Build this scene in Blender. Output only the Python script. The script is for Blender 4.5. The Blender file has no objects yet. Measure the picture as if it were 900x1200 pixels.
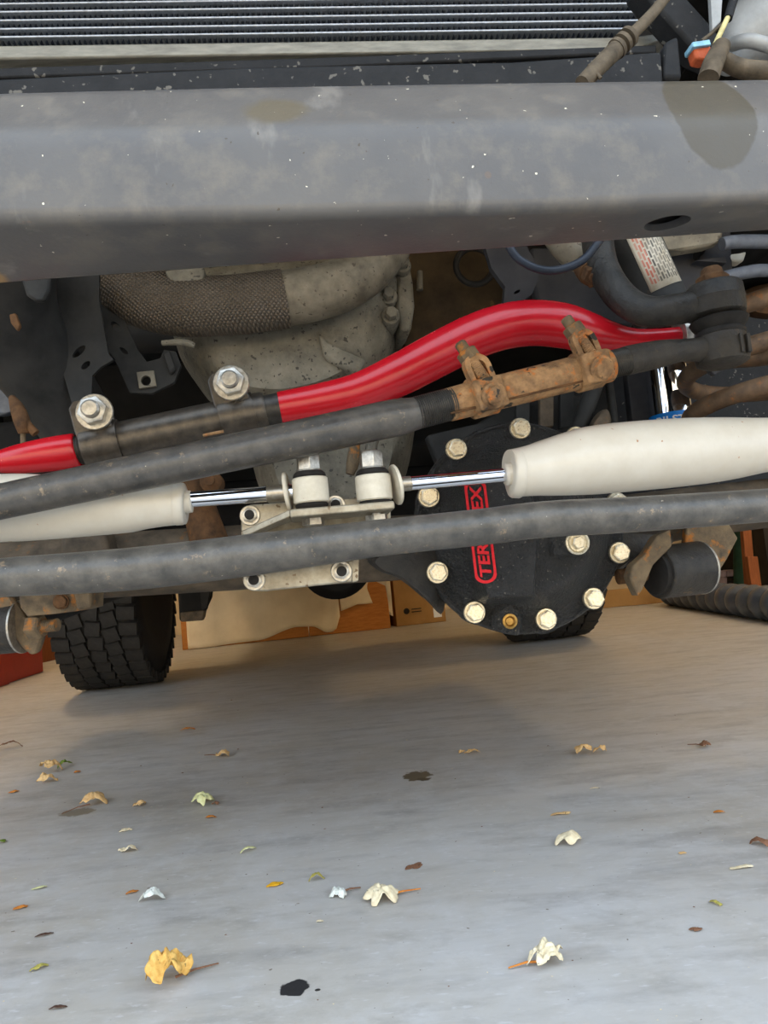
import bpy, bmesh, math, random
from mathutils import Vector, Matrix, noise
from mathutils.geometry import tessellate_polygon
PI = math.pi
R_ = math.radians
random.seed(7)
scn = bpy.context.scene
COL = scn.collection

# ------------------------------------------------------------------ camera
FPX = 867.0
PITCH, ROLL, YAW_V = R_(4.6), R_(5.4), R_(6.0)
CAM = Vector((0, 0, 0.33))
cF = Vector((0, math.cos(PITCH), math.sin(PITCH)))
r0 = Vector((1, 0, 0)); u0 = Vector((0, -math.sin(PITCH), math.cos(PITCH)))
cR = r0 * math.cos(ROLL) - u0 * math.sin(ROLL)
cU = r0 * math.sin(ROLL) + u0 * math.cos(ROLL)
cam_d = bpy.data.cameras.new('camera')
cam_d.sensor_fit = 'VERTICAL'; cam_d.sensor_height = 36; cam_d.sensor_width = 27
cam_d.lens = 36 * FPX / 1200; cam_d.clip_start = 0.02
cam = bpy.data.objects.new('camera', cam_d); COL.objects.link(cam)
cam.matrix_world = Matrix(((cR.x, cU.x, -cF.x, CAM.x), (cR.y, cU.y, -cF.y, CAM.y),
                           (cR.z, cU.z, -cF.z, CAM.z), (0, 0, 0, 1)))
scn.camera = cam
# ------------------------------------------------------------------ light
w = bpy.data.worlds.new('sky'); scn.world = w; w.use_nodes = True
bg = w.node_tree.nodes['Background']
bg.inputs[0].default_value = (0.69, 0.83, 1.0, 1); bg.inputs[1].default_value = 3.0
sd = bpy.data.lights.new('sun_offscreen', 'SUN'); sd.energy = 8.5; sd.angle = R_(0.6); sd.color = (1.0, 0.86, 0.66)
sun = bpy.data.objects.new('sun_offscreen', sd); COL.objects.link(sun)
sun.rotation_euler = Vector((-0.30, 0.62, 0.95)).normalized().to_track_quat('Z', 'Y').to_euler()
vs = scn.view_settings
vs.view_transform = 'Standard'; vs.look = 'None'; vs.gamma = 1; vs.use_curve_mapping = False
vs.exposure = 0.27

# ------------------------------------------------------------------ geometry of the place
VX = Vector((math.cos(YAW_V), math.sin(YAW_V), 0))      # across the vehicle
VY = Vector((-math.sin(YAW_V), math.cos(YAW_V), 0))     # along the vehicle, front to rear
Z = Vector((0, 0, 1))
def ray(px, py): return cF + (px - 450) / FPX * cR - (py - 600) / FPX * cU
def V(px, py, c):                       # point at vehicle distance c
    D = ray(px, py); return CAM + D * (c / D.dot(VY))
def dep(px, py, c): return c / ray(px, py).dot(VY)
def rad(px, py, c, r): return r * dep(px, py, c) / FPX
def G(px, py):                          # point on the garage floor
    D = ray(px, py); return CAM + D * (-CAM.z / D.z)
def gdep(px, py): return -CAM.z / ray(px, py).z
def W(a, c, z): return VX * a + VY * c + Z * z          # vehicle coordinates

# ------------------------------------------------------------------ materials
def lin(c):
    return tuple((x / 255 / 12.92) if x / 255 <= .04045 else ((x / 255 + .055) / 1.055) ** 2.4 for x in c) + (1,)
class NT:
    def __init__(s, name):
        s.m = bpy.data.materials.new(name); s.m.use_nodes = True
        s.t = s.m.node_tree; s.n = s.t.nodes; s.p = s.n['Principled BSDF']
        s.tc = s.n.new('ShaderNodeTexCoord'); s.co = s.tc.outputs['Object']
    def link(s, a, b): s.t.links.new(a, b)
    def mapping(s, scale=(1, 1, 1), rot=(0, 0, 0), loc=(0, 0, 0), src=None):
        m = s.n.new('ShaderNodeMapping'); m.inputs['Scale'].default_value = scale
        m.inputs['Rotation'].default_value = rot; m.inputs['Location'].default_value = loc
        s.link(src or s.co, m.inputs[0]); return m.outputs[0]
    def noise(s, scale, detail=5, rough=.6, src=None):
        x = s.n.new('ShaderNodeTexNoise'); x.inputs['Scale'].default_value = scale
        x.inputs['Detail'].default_value = detail; x.inputs['Roughness'].default_value = rough
        s.link(src or s.co, x.inputs['Vector']); return x.outputs[0]
    def ramp(s, fac, a, b, ca=(0, 0, 0, 1), cb=(1, 1, 1, 1)):
        r = s.n.new('ShaderNodeValToRGB'); e = r.color_ramp.elements
        e[0].position = a; e[0].color = ca; e[1].position = b; e[1].color = cb
        s.link(fac, r.inputs[0]); return r.outputs[0]
    def mix(s, fac, a, b, mode='MIX'):
        x = s.n.new('ShaderNodeMix'); x.data_type = 'RGBA'; x.blend_type = mode
        for i, v in ((0, fac), (6, a), (7, b)):
            if isinstance(v, (int, float)): x.inputs[i].default_value = v
            elif isinstance(v, tuple): x.inputs[i].default_value = v
            else: s.link(v, x.inputs[i])
        return x.outputs[2]
    def math(s, op, a, b=0.0):
        x = s.n.new('ShaderNodeMath'); x.operation = op
        for i, v in ((0, a), (1, b)):
            if isinstance(v, (int, float)): x.inputs[i].default_value = v
            else: s.link(v, x.inputs[i])
        return x.outputs[0]
    def blob(s, center, size, wob=.35, nscale=60, rot=0, soft=.15):
        """soft-edged patch: 1 inside an ellipsoid (object coordinates)"""
        x = s.n.new('ShaderNodeVectorMath'); x.operation = 'SUBTRACT'
        s.link(s.co, x.inputs[0]); x.inputs[1].default_value = center
        q = s.mapping((1 / size[0], 1 / size[1], 1 / size[2]), (0, 0, rot), src=x.outputs[0])
        l = s.n.new('ShaderNodeVectorMath'); l.operation = 'LENGTH'; s.link(q, l.inputs[0])
        d = s.math('ADD', l.outputs['Value'], s.math('MULTIPLY', s.math('SUBTRACT', s.noise(nscale, 4), .5), wob * 2))
        return s.ramp(d, 1 - soft, 1 + soft, (1, 1, 1, 1), (0, 0, 0, 1))
    def bump(s, h, strength=.3, dist=.002):
        b = s.n.new('ShaderNodeBump'); b.inputs['Strength'].default_value = strength
        b.inputs['Distance'].default_value = dist; s.link(h, b.inputs['Height'])
        s.link(b.outputs[0], s.p.inputs['Normal']); return b
    def out(s, col, rough, metal=0.0):
        for k, v in (('Base Color', col), ('Roughness', rough), ('Metallic', metal)):
            if isinstance(v, (int, float, tuple)): s.p.inputs[k].default_value = v
            else: s.link(v, s.p.inputs[k])
        return s.m
def M(name, c1, c2=None, ns=40, rough=.55, rough2=None, metal=0.0, rust=None, specks=None, bump=.15, bs=250, bd=.001, streak=None):
    s = NT(name); c2 = c2 or tuple(x * .75 for x in c1)
    src = s.mapping(streak) if streak else None
    n1 = s.noise(ns, 6, .65, src)
    col = s.ramp(n1, .32, .68, lin(c2), lin(c1))
    rg = s.ramp(n1, .3, .7, (rough,) * 3 + (1,), ((rough2 or rough),) * 3 + (1,)) if rough2 else rough
    if rust:                    # (colour, threshold, scale)
        k = s.ramp(s.noise(rust[2], 8, .7), rust[1], rust[1] + .08)
        col = s.mix(k, col, lin(rust[0]))
    if specks:                  # (colour, threshold, scale)
        k = s.ramp(s.noise(specks[2], 2, .5), specks[1], specks[1] + .03)
        col = s.mix(k, col, lin(specks[0]))
    if bump: s.bump(s.noise(bs, 5, .6), bump, bd)
    if not metal and rough >= .34: s.p.inputs['Specular IOR Level'].default_value = .15 if rough >= .5 else .25    # dusty, dull surfaces
    return s.out(col, rg, metal)

RUSTC = (138, 88, 48)
m_tube = M('dirty_black_tube', (86, 81, 75), (54, 52, 50), 60, .28, .42, .0, specks=((150, 140, 122), .755, 380), rust=((128, 112, 92), .60, 90), bump=.5, bs=240)
m_tube2 = M('dusty_tie_rod_steel', (96, 91, 84), (60, 58, 55), 60, .28, .42, .0, specks=((165, 156, 142), .75, 340), rust=((142, 122, 98), .61, 80), bump=.5, bs=240)
m_red = M('red_powder_coat', (190, 24, 36), (176, 16, 28), 20, .2, .28, 0, specks=((225, 90, 90), .76, 260), bump=.06, bs=600)
m_blacksleeve = M('satin_black_steel', (92, 84, 74), (60, 55, 50), 90, .3, .42, .6, bump=.12, bs=700)
m_thread = M('dark_thread_steel', (72, 68, 62), (44, 42, 40), 120, .4, .5, .5, bump=.2)
m_rust = M('rusted_steel', (178, 138, 96), (92, 68, 46), 55, .45, .7, 0, rust=((186, 110, 50), .55, 48), specks=((56, 50, 42), .64, 90), bump=.7, bs=260, bd=.003)
m_rustdark = M('rust_brown_steel', (112, 79, 51), (66, 48, 33), 60, .75, .9, 0, rust=((124, 78, 40), .64, 70), bump=.5, bs=260, bd=.002)
m_rustgray = M('rust_spotted_bracket_steel', (128, 108, 82), (78, 68, 56), 50, .7, .85, 0, rust=((168, 106, 48), .56, 36), bump=.4, bs=260, bd=.002)
m_cream = M('white_stabilizer_paint', (212, 205, 191), (202, 193, 177), 25, .3, .42, 0, specks=((170, 120, 78), .735, 110), bump=.05, bs=500)
m_creambush = M('white_bushing_paint', (214, 206, 188), (190, 180, 160), 60, .4, .5, 0, specks=((150, 105, 70), .74, 200), bump=.1)
m_chrome = M('polished_chrome', (235, 238, 245), (225, 228, 235), 20, .06, None, 1.0, bump=0)
m_ferrule = M('brushed_ferrule_steel', (180, 172, 158), (150, 140, 124), 150, .35, None, .8, bump=.1)
m_zinc = M('zinc_plated_steel', (204, 198, 186), (150, 144, 134), 200, .3, .45, .85, bump=.2, bs=500)
m_boltsilver = M('bright_cover_bolt_steel', (240, 230, 206), (206, 190, 158), 400, .25, .38, .8, bump=.3, bs=700)
m_plate = M('zinc_bracket_plate', (176, 166, 146), (124, 114, 96), 60, .42, .55, .5, specks=((110, 92, 70), .66, 160), bump=.15)
m_rubber = M('black_rubber', (48, 45, 42), (33, 31, 29), 90, .55, .7, 0, bump=.2)
m_cover = M('textured_black_cover_paint', (58, 56, 54), (40, 39, 38), 30, .26, .36, 0, specks=((128, 120, 106), .68, 260), bump=1.0, bs=280, bd=.008)
m_castiron = M('black_axle_paint', (62, 57, 51), (37, 35, 32), 50, .36, .55, 0, rust=((104, 84, 60), .62, 40), bump=.5, bs=160, bd=.003)
m_axle = M('brown_dusty_axle_tube', (104, 90, 74), (66, 58, 48), 40, .65, .8, 0, rust=((120, 86, 54), .6, 30), bump=.4, bs=200)
m_logo = M('red_logo_paint', (222, 42, 48), (205, 34, 42), 200, .5, None, 0, bump=.3, bs=900)
m_brass = M('brass_plug', (176, 138, 72), (128, 96, 48), 200, .35, None, .8, bump=.2)
m_alu = M('dirty_cast_aluminium', (140, 131, 113), (95, 88, 74), 30, .7, .85, .1, specks=((70, 64, 54), .64, 150), bump=.5, bs=180, bd=.003)
m_pipe = M('dusty_exhaust_steel', (146, 135, 115), (98, 89, 74), 36, .6, .75, .2, specks=((90, 80, 66), .66, 140), bump=.35, bs=180)
m_frame = M('dusty_black_frame_steel', (58, 56, 53), (39, 38, 36), 24, .55, .7, 0, rust=((84, 64, 46), .64, 14), bump=.2)
m_framegray = M('blue_grey_frame_steel', (68, 66, 67), (48, 47, 49), 20, .55, .7, 0, bump=.2)
m_dark = M('dark_underbody', (42, 40, 38), (29, 28, 27), 12, .8, None, 0, bump=.2)
m_brownbeam = M('rusty_brown_beam', (84, 68, 46), (52, 42, 30), 14, .75, None, 0, rust=((120, 92, 56), .6, 12), bump=.3)
m_spring = M('rusty_coil_spring', (138, 108, 80), (92, 72, 54), 50, .55, .75, .1, rust=((156, 102, 56), .58, 60), bump=.4)
m_hose = M('black_hose', (52, 55, 62), (40, 42, 48), 60, .4, None, 0, bump=.1)
m_bluebar = M('dusty_steel_bar', (110, 112, 118), (78, 80, 86), 50, .45, .6, .1, bump=.15)
m_blue = M('blue_label_film', (22, 128, 214), (18, 118, 204), 20, .35, None, 0, bump=0)
m_white = M('white_print', (240, 240, 236), (232, 232, 228), 20, .5, None, 0, bump=0)
m_tyre = M('tyre_rubber', (58, 55, 52), (43, 41, 39), 40, .75, .88, 0, bump=.25, bs=300)
m_rad = M('radiator_aluminium', (146, 142, 130), (108, 104, 94), 30, .5, .65, .3, bump=.15, streak=(1, 6, 6))
m_fin = M('condenser_fin', (84, 90, 104), (44, 46, 54), 200, .45, None, .5, bump=0)
m_radtube = M('condenser_tube_metal', (188, 190, 194), (150, 152, 156), 300, .4, None, .5, bump=.2)
m_blackplastic = M('black_plastic', (44, 44, 45), (31, 31, 32), 40, .6, .75, 0, specks=((96, 92, 86), .66, 120), bump=.5, bs=90, bd=.002)
m_loom = M('dusty_loom', (104, 92, 76), (66, 58, 48), 60, .65, None, 0, bump=.4)
m_orange = M('orange_connector', (196, 96, 60), None, 60, .5, None, 0, bump=.1)
m_lightblue = M('light_blue_seal', (150, 200, 224), None, 60, .5, None, 0, bump=.1)
m_yellowwire = M('yellow_wire', (226, 212, 150), None, 60, .5, None, 0, bump=0)
m_greycase = M('grey_cast_case', (168, 168, 166), (130, 130, 128), 20, .5, .65, .2, bump=.2)
m_cloth = M('cream_cloth', (240, 220, 184), (226, 204, 166), 8, .85, None, 0, bump=.3, bs=90)
m_card = M('cardboard', (172, 130, 78), (156, 116, 66), 10, .8, None, 0, bump=.1)
m_wood = M('orange_wood', (202, 132, 62), (178, 108, 46), 12, .55, None, 0, bump=.1, streak=(1, 8, 8))
m_woodbrown = M('brown_board', (150, 86, 46), (122, 66, 34), 14, .55, None, 0, bump=.1, streak=(8, 8, 1))
m_toolred = M('red_toolbox_paint', (196, 40, 32), (182, 32, 26), 14, .4, None, 0, bump=.05)
m_corr = M('black_corrugated_plastic', (88, 92, 98), (70, 74, 80), 30, .28, .38, 0, bump=.05)
m_green = M('green_fabric', (40, 66, 46), None, 20, .8, None, 0, bump=.2)
m_shelfdark = M('dark_shelf', (54, 48, 42), None, 10, .8, None, 0, bump=.1)
m_pink = M('pinkish_grey_box', (176, 152, 148), None, 20, .7, None, 0, bump=.1)
m_wall = M('garage_wall_paint', (206, 186, 152), (192, 170, 136), 3, .85, None, 0, bump=.1, bs=60)
m_ceil = M('garage_ceiling_paint', (224, 212, 190), (214, 202, 180), 3, .9, None, 0, bump=.1, bs=60)
m_drive = M('driveway_concrete', (190, 182, 168), (170, 162, 148), 5, .85, None, 0, bump=.2, bs=80)
m_bounce = M('bounce_wall_paint', (236, 222, 196), (228, 212, 184), 1, .9, None, 0, bump=0)
m_bodypaint = M('vehicle_body_paint', (60, 58, 56), None, 5, .4, None, 0, bump=0)

def mat_bumper():
    s = NT('weathered_bumper_paint')
    n1 = s.noise(9, 6, .6); n2 = s.noise(34, 6, .65)
    col = s.ramp(n1, .3, .7, lin((78, 76, 76)), lin((96, 92, 88)))
    col = s.mix(s.math('MULTIPLY', s.ramp(n2, .5, .72), .35), col, lin((132, 122, 107)))
    st = s.noise(26, 5, .6, s.mapping((1, 1, .32)))
    col = s.mix(s.math('MULTIPLY', s.ramp(st, .62, .72), .4), col, lin((140, 134, 126)))
    for cpx, cpy, cc, sz, colr, sf in (
            (838, 112, BC, (.0325, .06, .056), (76, 70, 60), .05),
            (320, 116, BC, (.026, .06, .016), (92, 84, 70), .35),
            (34, 262, BC, (.021, .006, .004), (168, 106, 62), .3),
            (-8, 318, BC + .07, (.016, .02, .013), (152, 122, 84), .2),
            (572, 205, BC, (.0028, .03, .003), (96, 84, 76), .3)):
        p = V(cpx, cpy, cc)
        col = s.mix(s.blob(p, sz, .22 if sz[0] < .03 else .07, 70, 0, sf), col, lin(colr))
    col = s.mix(s.ramp(s.noise(180, 2, .5), .745, .76), col, lin((214, 204, 182)))
    col = s.mix(s.ramp(s.noise(210, 2, .5), .75, .77), col, lin((74, 66, 56)))
    s.bump(s.mix(.5, s.noise(320, 4), s.noise(14, 3)), .16, .002)
    s.p.inputs['Specular IOR Level'].default_value = .35
    return s.out(col, s.ramp(n2, .3, .7, (.30,) * 3 + (1,), (.46,) * 3 + (1,)), 0.0)
BC = 0.47
m_bumper = mat_bumper()

def mat_wrap():
    s = NT('woven_heat_wrap')
    hs = []
    for a in (PI / 4, -PI / 4):
        wv = s.n.new('ShaderNodeTexWave'); wv.bands_direction = 'X'; wv.inputs['Scale'].default_value = 78
        wv.inputs['Distortion'].default_value = .6; wv.inputs['Detail'].default_value = 1
        s.link(s.mapping((1, 1, 1), (0, a, 0)), wv.inputs[0]); hs.append(wv.outputs['Fac'])
    k = s.math('MULTIPLY', hs[0], hs[1])
    c = s.mix(s.ramp(s.noise(14, 4), .35, .65), lin((98, 84, 66)), lin((122, 108, 92)))
    col = s.mix(s.ramp(k, .02, .35), lin((76, 66, 54)), c)
    s.bump(k, .8, .003)
    return s.out(col, .7, .1)
m_wrap = mat_wrap()

def mat_floor():
    s = NT('trowelled_concrete')
    n0 = s.noise(1.3, 5, .6); n1 = s.noise(7, 8, .68); st = s.noise(7, 6, .62, s.mapping((1, 3.6, 1), (0, 0, .45)))
    st2 = s.noise(10, 6, .66, s.mapping((.8, 3.4, 1), (0, 0, -.12)))
    col = s.ramp(n0, .35, .65, lin((178, 171, 160)), lin((190, 186, 180)))
    col = s.mix(s.ramp(n1, .42, .7), col, lin((190, 188, 186)))
    col = s.mix(s.math('MULTIPLY', s.ramp(st, .5, .68), .5), col, lin((142, 138, 134)))
    col = s.mix(s.math('MULTIPLY', s.ramp(st2, .50, .75), .30), col, lin((132, 124, 112)))
    col = s.mix(s.math('MULTIPLY', s.ramp(s.noise(22, 8, .72), .5, .7), .45), col, lin((204, 202, 200)))
    col = s.mix(s.math('MULTIPLY', s.ramp(s.noise(16, 8, .7, s.mapping((1, 1.6, 1), (0, 0, .9), (3, 1, 0))), .54, .72), .4), col, lin((140, 134, 126)))
    col = s.mix(s.math('MULTIPLY', s.ramp(s.noise(60, 4, .6, s.mapping((1, 3, 1), (0, 0, .7))), .6, .7), .55), col, lin((208, 206, 206)))
    for px, py, sx, sy, colr, rot, wob in ((345, 1158, .0125, .0125, (48, 47, 48), .6, .5), (372, 1160, .0025, .002, (60, 58, 56), 0, .3),
                                      (489, 909, .024, .028, (112, 99, 79), 0, .8), (497, 913, .012, .010, (92, 80, 62), 0, .7),
                                      (90, 952, .03, .02, (138, 128, 112), 0, .7)):
        p = G(px, py)
        col = s.mix(s.blob((p.x, p.y - 2.2, .1), (sx, sy, 1), wob, 90, rot, .12), col, lin(colr))
    # hairline crack
    a, b = G(560, 1070), G(900, 1108)
    col = s.mix(s.ramp(s.noise(130, 2, .5), .735, .76), col, lin((112, 100, 84)))
    s.bump(s.mix(.5, st, s.noise(90, 5)), .12, .003)
    rg = s.ramp(s.mix(.5, n1, st2), .35, .65, (.40,) * 3 + (1,), (.58,) * 3 + (1,))
    return s.out(col, rg, 0.0)
m_floor = mat_floor()

# ------------------------------------------------------------------ mesh helpers
def frame_of(ax):
    ax = ax.normalized(); t = Vector((0, 0, 1)) if abs(ax.z) < .9 else Vector((1, 0, 0))
    u = ax.cross(t).normalized(); return u, ax.cross(u).normalized(), ax
def catmull(pts, n):
    out = []; q = [pts[0]] + list(pts) + [pts[-1]]
    for i in range(1, len(q) - 2):
        for k in range(n):
            t = k / n; r = []
            for a, b, c, d in zip(q[i - 1], q[i], q[i + 1], q[i + 2]):
                r.append(.5 * (2 * b + (c - a) * t + (2 * a - 5 * b + 4 * c - d) * t * t + (3 * b - a - 3 * c + d) * t ** 3))
            out.append(tuple(r))
    out.append(tuple(pts[-1])); return out
class MB:
    def __init__(s): s.v = []; s.f = []
    def add(s, vs, fs):
        o = len(s.v); s.v += [Vector(x) for x in vs]; s.f += [tuple(i + o for i in f) for f in fs]; return s
    def tube(s, pts, radii, n=28, caps=True, flat=None):
        pts = [Vector(p) for p in pts]; L = len(pts)
        if isinstance(radii, (int, float)): radii = [radii] * L
        tang = [(pts[min(i + 1, L - 1)] - pts[max(i - 1, 0)]).normalized() for i in range(L)]
        u, v, _ = frame_of(tang[0]); vs = []; fs = []
        for i in range(L):
            u = (u - tang[i] * u.dot(tang[i])).normalized(); v = tang[i].cross(u)
            for k in range(n):
                a = 2 * PI * k / n; vs.append(pts[i] + (u * math.cos(a) + v * math.sin(a)) * radii[i])
        for i in range(L - 1):
            for k in range(n):
                fs.append((i * n + k, i * n + (k + 1) % n, (i + 1) * n + (k + 1) % n, (i + 1) * n + k))
        if caps: fs += [tuple(range(n))[::-1], tuple((L - 1) * n + k for k in range(n))]
        return s.add(vs, fs)
    def vt(s, spec, n=28, sub=6, caps=True):        # spec: (px, py, c, radius px)
        q = catmull(spec, sub) if sub > 1 and len(spec) > 2 else spec
        return s.tube([V(a, b, c) for a, b, c, r in q], [rad(a, b, c, r) for a, b, c, r in q], n, caps)
    def lathe(s, o, ax, prof, n=32, caps=True):     # prof: (along, radius)
        u, v, ax = frame_of(ax); vs = []; fs = []; L = len(prof)
        for t, r in prof:
            for k in range(n):
                a = 2 * PI * k / n; vs.append(o + ax * t + (u * math.cos(a) + v * math.sin(a)) * r)
        for i in range(L - 1):
            for k in range(n): fs.append((i * n + k, (i + 1) * n + k, (i + 1) * n + (k + 1) % n, i * n + (k + 1) % n))
        if caps: fs += [tuple(range(n)), tuple((L - 1) * n + k for k in range(n))[::-1]]
        return s.add(vs, fs)
    def hexa(s, o, ax, r, h, cham=.12):
        u, v, ax = frame_of(ax); vs = []; fs = []
        for t, rr, n in ((0, r, 6), (h * (1 - cham), r, 6), (h, r * .86, 6)):
            for k in range(6):
                a = PI / 3 * k + .2; vs.append(o + ax * t + (u * math.cos(a) + v * math.sin(a)) * rr)
        for i in range(2):
            for k in range(6): fs.append((i * 6 + k, (i + 1) * 6 + k, (i + 1) * 6 + (k + 1) % 6, i * 6 + (k + 1) % 6))
        fs += [tuple(range(6)), tuple(range(12, 18))[::-1]]
        return s.add(vs, fs)
    def box(s, c, ax, sz):
        c = Vector(c); vs = [c + ax[0] * (sz[0] / 2 * i) + ax[1] * (sz[1] / 2 * j) + ax[2] * (sz[2] / 2 * k) for i in (-1, 1) for j in (-1, 1) for k in (-1, 1)]
        return s.add(vs, [(0, 1, 3, 2), (4, 6, 7, 5), (0, 4, 5, 1), (2, 3, 7, 6), (0, 2, 6, 4), (1, 5, 7, 3)])
    def prism(s, poly, vec, holes=()):
        loops = [[Vector(p) for p in poly]] + [[Vector(p) for p in h] for h in holes]
        tri = tessellate_polygon(loops); flat = [p for l in loops for p in l]; N = len(flat)
        vs = flat + [p + vec for p in flat]; fs = [tuple(t) for t in tri] + [tuple(i + N for i in t)[::-1] for t in tri]
        o = 0
        for l in loops:
            n = len(l)
            for k in range(n): fs.append((o + k, o + (k + 1) % n, o + (k + 1) % n + N, o + k + N))
            o += n
        return s.add(vs, fs)
    def plate(s, pts, c, th, holes=(), vec=None):    # pixel outline standing at vehicle distance c
        return s.prism([V(p[0], p[1], p[2] if len(p) > 2 else c) for p in pts], (vec or VY) * th, [[V(p[0], p[1], c) for p in h] for h in holes])
    def mesh(s, name, off=Vector((0, 0, 0)), ang=35, smooth=True):
        me = bpy.data.meshes.new(name); me.from_pydata([v - off for v in s.v], [], s.f)
        bm = bmesh.new(); bm.from_mesh(me); bmesh.ops.recalc_face_normals(bm, faces=bm.faces[:]); bm.to_mesh(me); bm.free()
        if smooth:
            me.shade_smooth(); me.set_sharp_from_angle(angle=R_(ang))
        return me
    def center(s):
        xs = [v.x for v in s.v]; ys = [v.y for v in s.v]; zs = [v.z for v in s.v]
        return Vector(((min(xs) + max(xs)) / 2, (min(ys) + max(ys)) / 2, min(zs)))
def wloc(o):
    p = Vector((0, 0, 0))
    while o: p += o.location; o = o.parent
    return p
def tag(o, label=None, cat=None, group=None, kind=None):
    if label: o['label'] = label
    if cat: o['category'] = cat
    if group: o['group'] = group
    if kind: o['kind'] = kind
    return o
def bev(o, wd, seg=2, ang=40):
    b = o.modifiers.new('bevel', 'BEVEL'); b.width = wd; b.segments = seg; b.limit_method = 'ANGLE'; b.angle_limit = R_(ang)
    return o
def build(mb, name, mat, parent=None, bevel=0, ang=35, seg=2, label=None):
    off = wloc(parent) if parent else mb.center()
    o = bpy.data.objects.new(name, mb.mesh(name, off, ang)); o.data.materials.append(mat); COL.objects.link(o)
    if parent: o.parent = parent
    else: o.location = off
    if bevel: bev(o, bevel, seg)
    if label: o['label'] = label
    return o
def put(me, name, parent, loc, axis, label=None, spin=0):     # shared mesh whose +Z is turned to axis
    o = bpy.data.objects.new(name, me); COL.objects.link(o)
    o.parent = parent; o.location = loc - (wloc(parent) if parent else Vector((0, 0, 0)))
    o.rotation_mode = 'QUATERNION'; q = axis.normalized().to_track_quat('Z', 'Y')
    o.rotation_quaternion = q @ Matrix.Rotation(spin, 3, 'Z').to_quaternion()
    if label: o['label'] = label
    return o
def thing(name, label, cat, loc, group=None):
    o = bpy.data.objects.new(name, None); COL.objects.link(o); o.location = loc; o.empty_display_size = .05
    return tag(o, label, cat, group)
def struct(mb, name, mat): return tag(build(mb, name, mat), kind='structure')
O0 = Vector((0, 0, 0))
def ell(px, py, rx, ry, n=14, rot=0):
    return [(px + rx * math.cos(a) * math.cos(rot) - ry * math.sin(a) * math.sin(rot), py + rx * math.cos(a) * math.sin(rot) + ry * math.sin(a) * math.cos(rot)) for a in [2 * PI * k / n for k in range(n)]]
def text_mesh(body, shear=0, bold=.0, ext=.05):
    cu = bpy.data.curves.new('lettering', 'FONT'); cu.body = body; cu.shear = shear; cu.offset = bold; cu.extrude = ext; cu.size = 1; cu.resolution_u = 3
    ob = bpy.data.objects.new('lettering_tmp', cu); COL.objects.link(ob)
    dg = bpy.context.evaluated_depsgraph_get(); me = bpy.data.meshes.new_from_object(ob.evaluated_get(dg))
    bpy.data.objects.remove(ob); bpy.data.curves.remove(cu); return me
# shared hardware
def hexbolt(r, h, fl=1.3, flh=.25, dome=False, stud=0):
    b = MB(); b.lathe(O0, Z, [(0, r * fl), (h * flh * .6, r * fl), (h * flh, r * fl * .93)], 24)
    b.hexa(Vector((0, 0, h * flh)), Z, r, h * (1 - flh))
    if stud: b.lathe(Vector((0, 0, h)), Z, [(-.001, stud), (h * .45, stud), (h * .55, stud * .8)], 20)
    return b

# ================================================================== SETTING
b = MB(); b.box((0, 2.2, -.05), (Vector((1, 0, 0)), Vector((0, 1, 0)), Z), (6.4, 7.2, .1)); struct(b, 'floor', m_floor)
AX = (Vector((1, 0, 0)), Vector((0, 1, 0)), Z)
b = MB(); b.box((0, -7.4, -.06), AX, (24, 12, .1)); struct(b, 'driveway', m_drive)
b = MB(); b.box((0, 5.75, 1.25), AX, (6.4, .12, 2.5)); struct(b, 'wall_back', m_wall)
b = MB(); b.box((-3.2, 2.95, 1.25), AX, (.12, 5.7, 2.5)); struct(b, 'wall_left', m_wall)
b = MB(); b.box((3.2, 2.95, 1.25), AX, (.12, 5.7, 2.5)); struct(b, 'wall_right', m_wall)
b = MB(); b.box((0, 2.95, 2.56), AX, (6.5, 5.8, .12)); struct(b, 'ceiling', m_ceil)
b = MB(); b.box((0, 3.0, 2.9), AX, (7.2, 6.0, .56)); tag(build(b, 'roof', m_wall), kind='structure')
b = MB(); b.box((0, -14, 2.4), AX, (26, .3, 5)); struct(b, 'added_bounce_wall', m_bounce)  # unseen wall added behind the camera to bounce warm sunlight in
# ceiling lamps of the garage (real lamps, out of frame)
m_lamp = bpy.data.materials.new('warm_lamp_globe'); m_lamp.use_nodes = True
lp = m_lamp.node_tree.nodes['Principled BSDF']; lp.inputs['Emission Color'].default_value = (1, .74, .42, 1); lp.inputs['Emission Strength'].default_value = 115
for i, (x, y, lb) in enumerate(((-1.9, 3.4, 'warm glass ceiling lamp above the red toolbox side'), (2.1, 3.2, 'warm glass ceiling lamp above the corrugated pipe side'))):
    t = thing('ceiling_lamp_offscreen', lb, 'lamp', Vector((x, y, 2.30)))
    b = MB(); b.lathe(Vector((x, y, 2.44)), Z, [(0, .05), (.02, .08), (.06, .08)]); build(b, 'base', m_white, t)
    b = MB(); b.lathe(Vector((x, y, 2.30)), Z, [(.0, .02), (.02, .07), (.07, .1), (.12, .08), (.145, .05)], 24); build(b, 'globe_offscreen', m_lamp, t)

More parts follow.
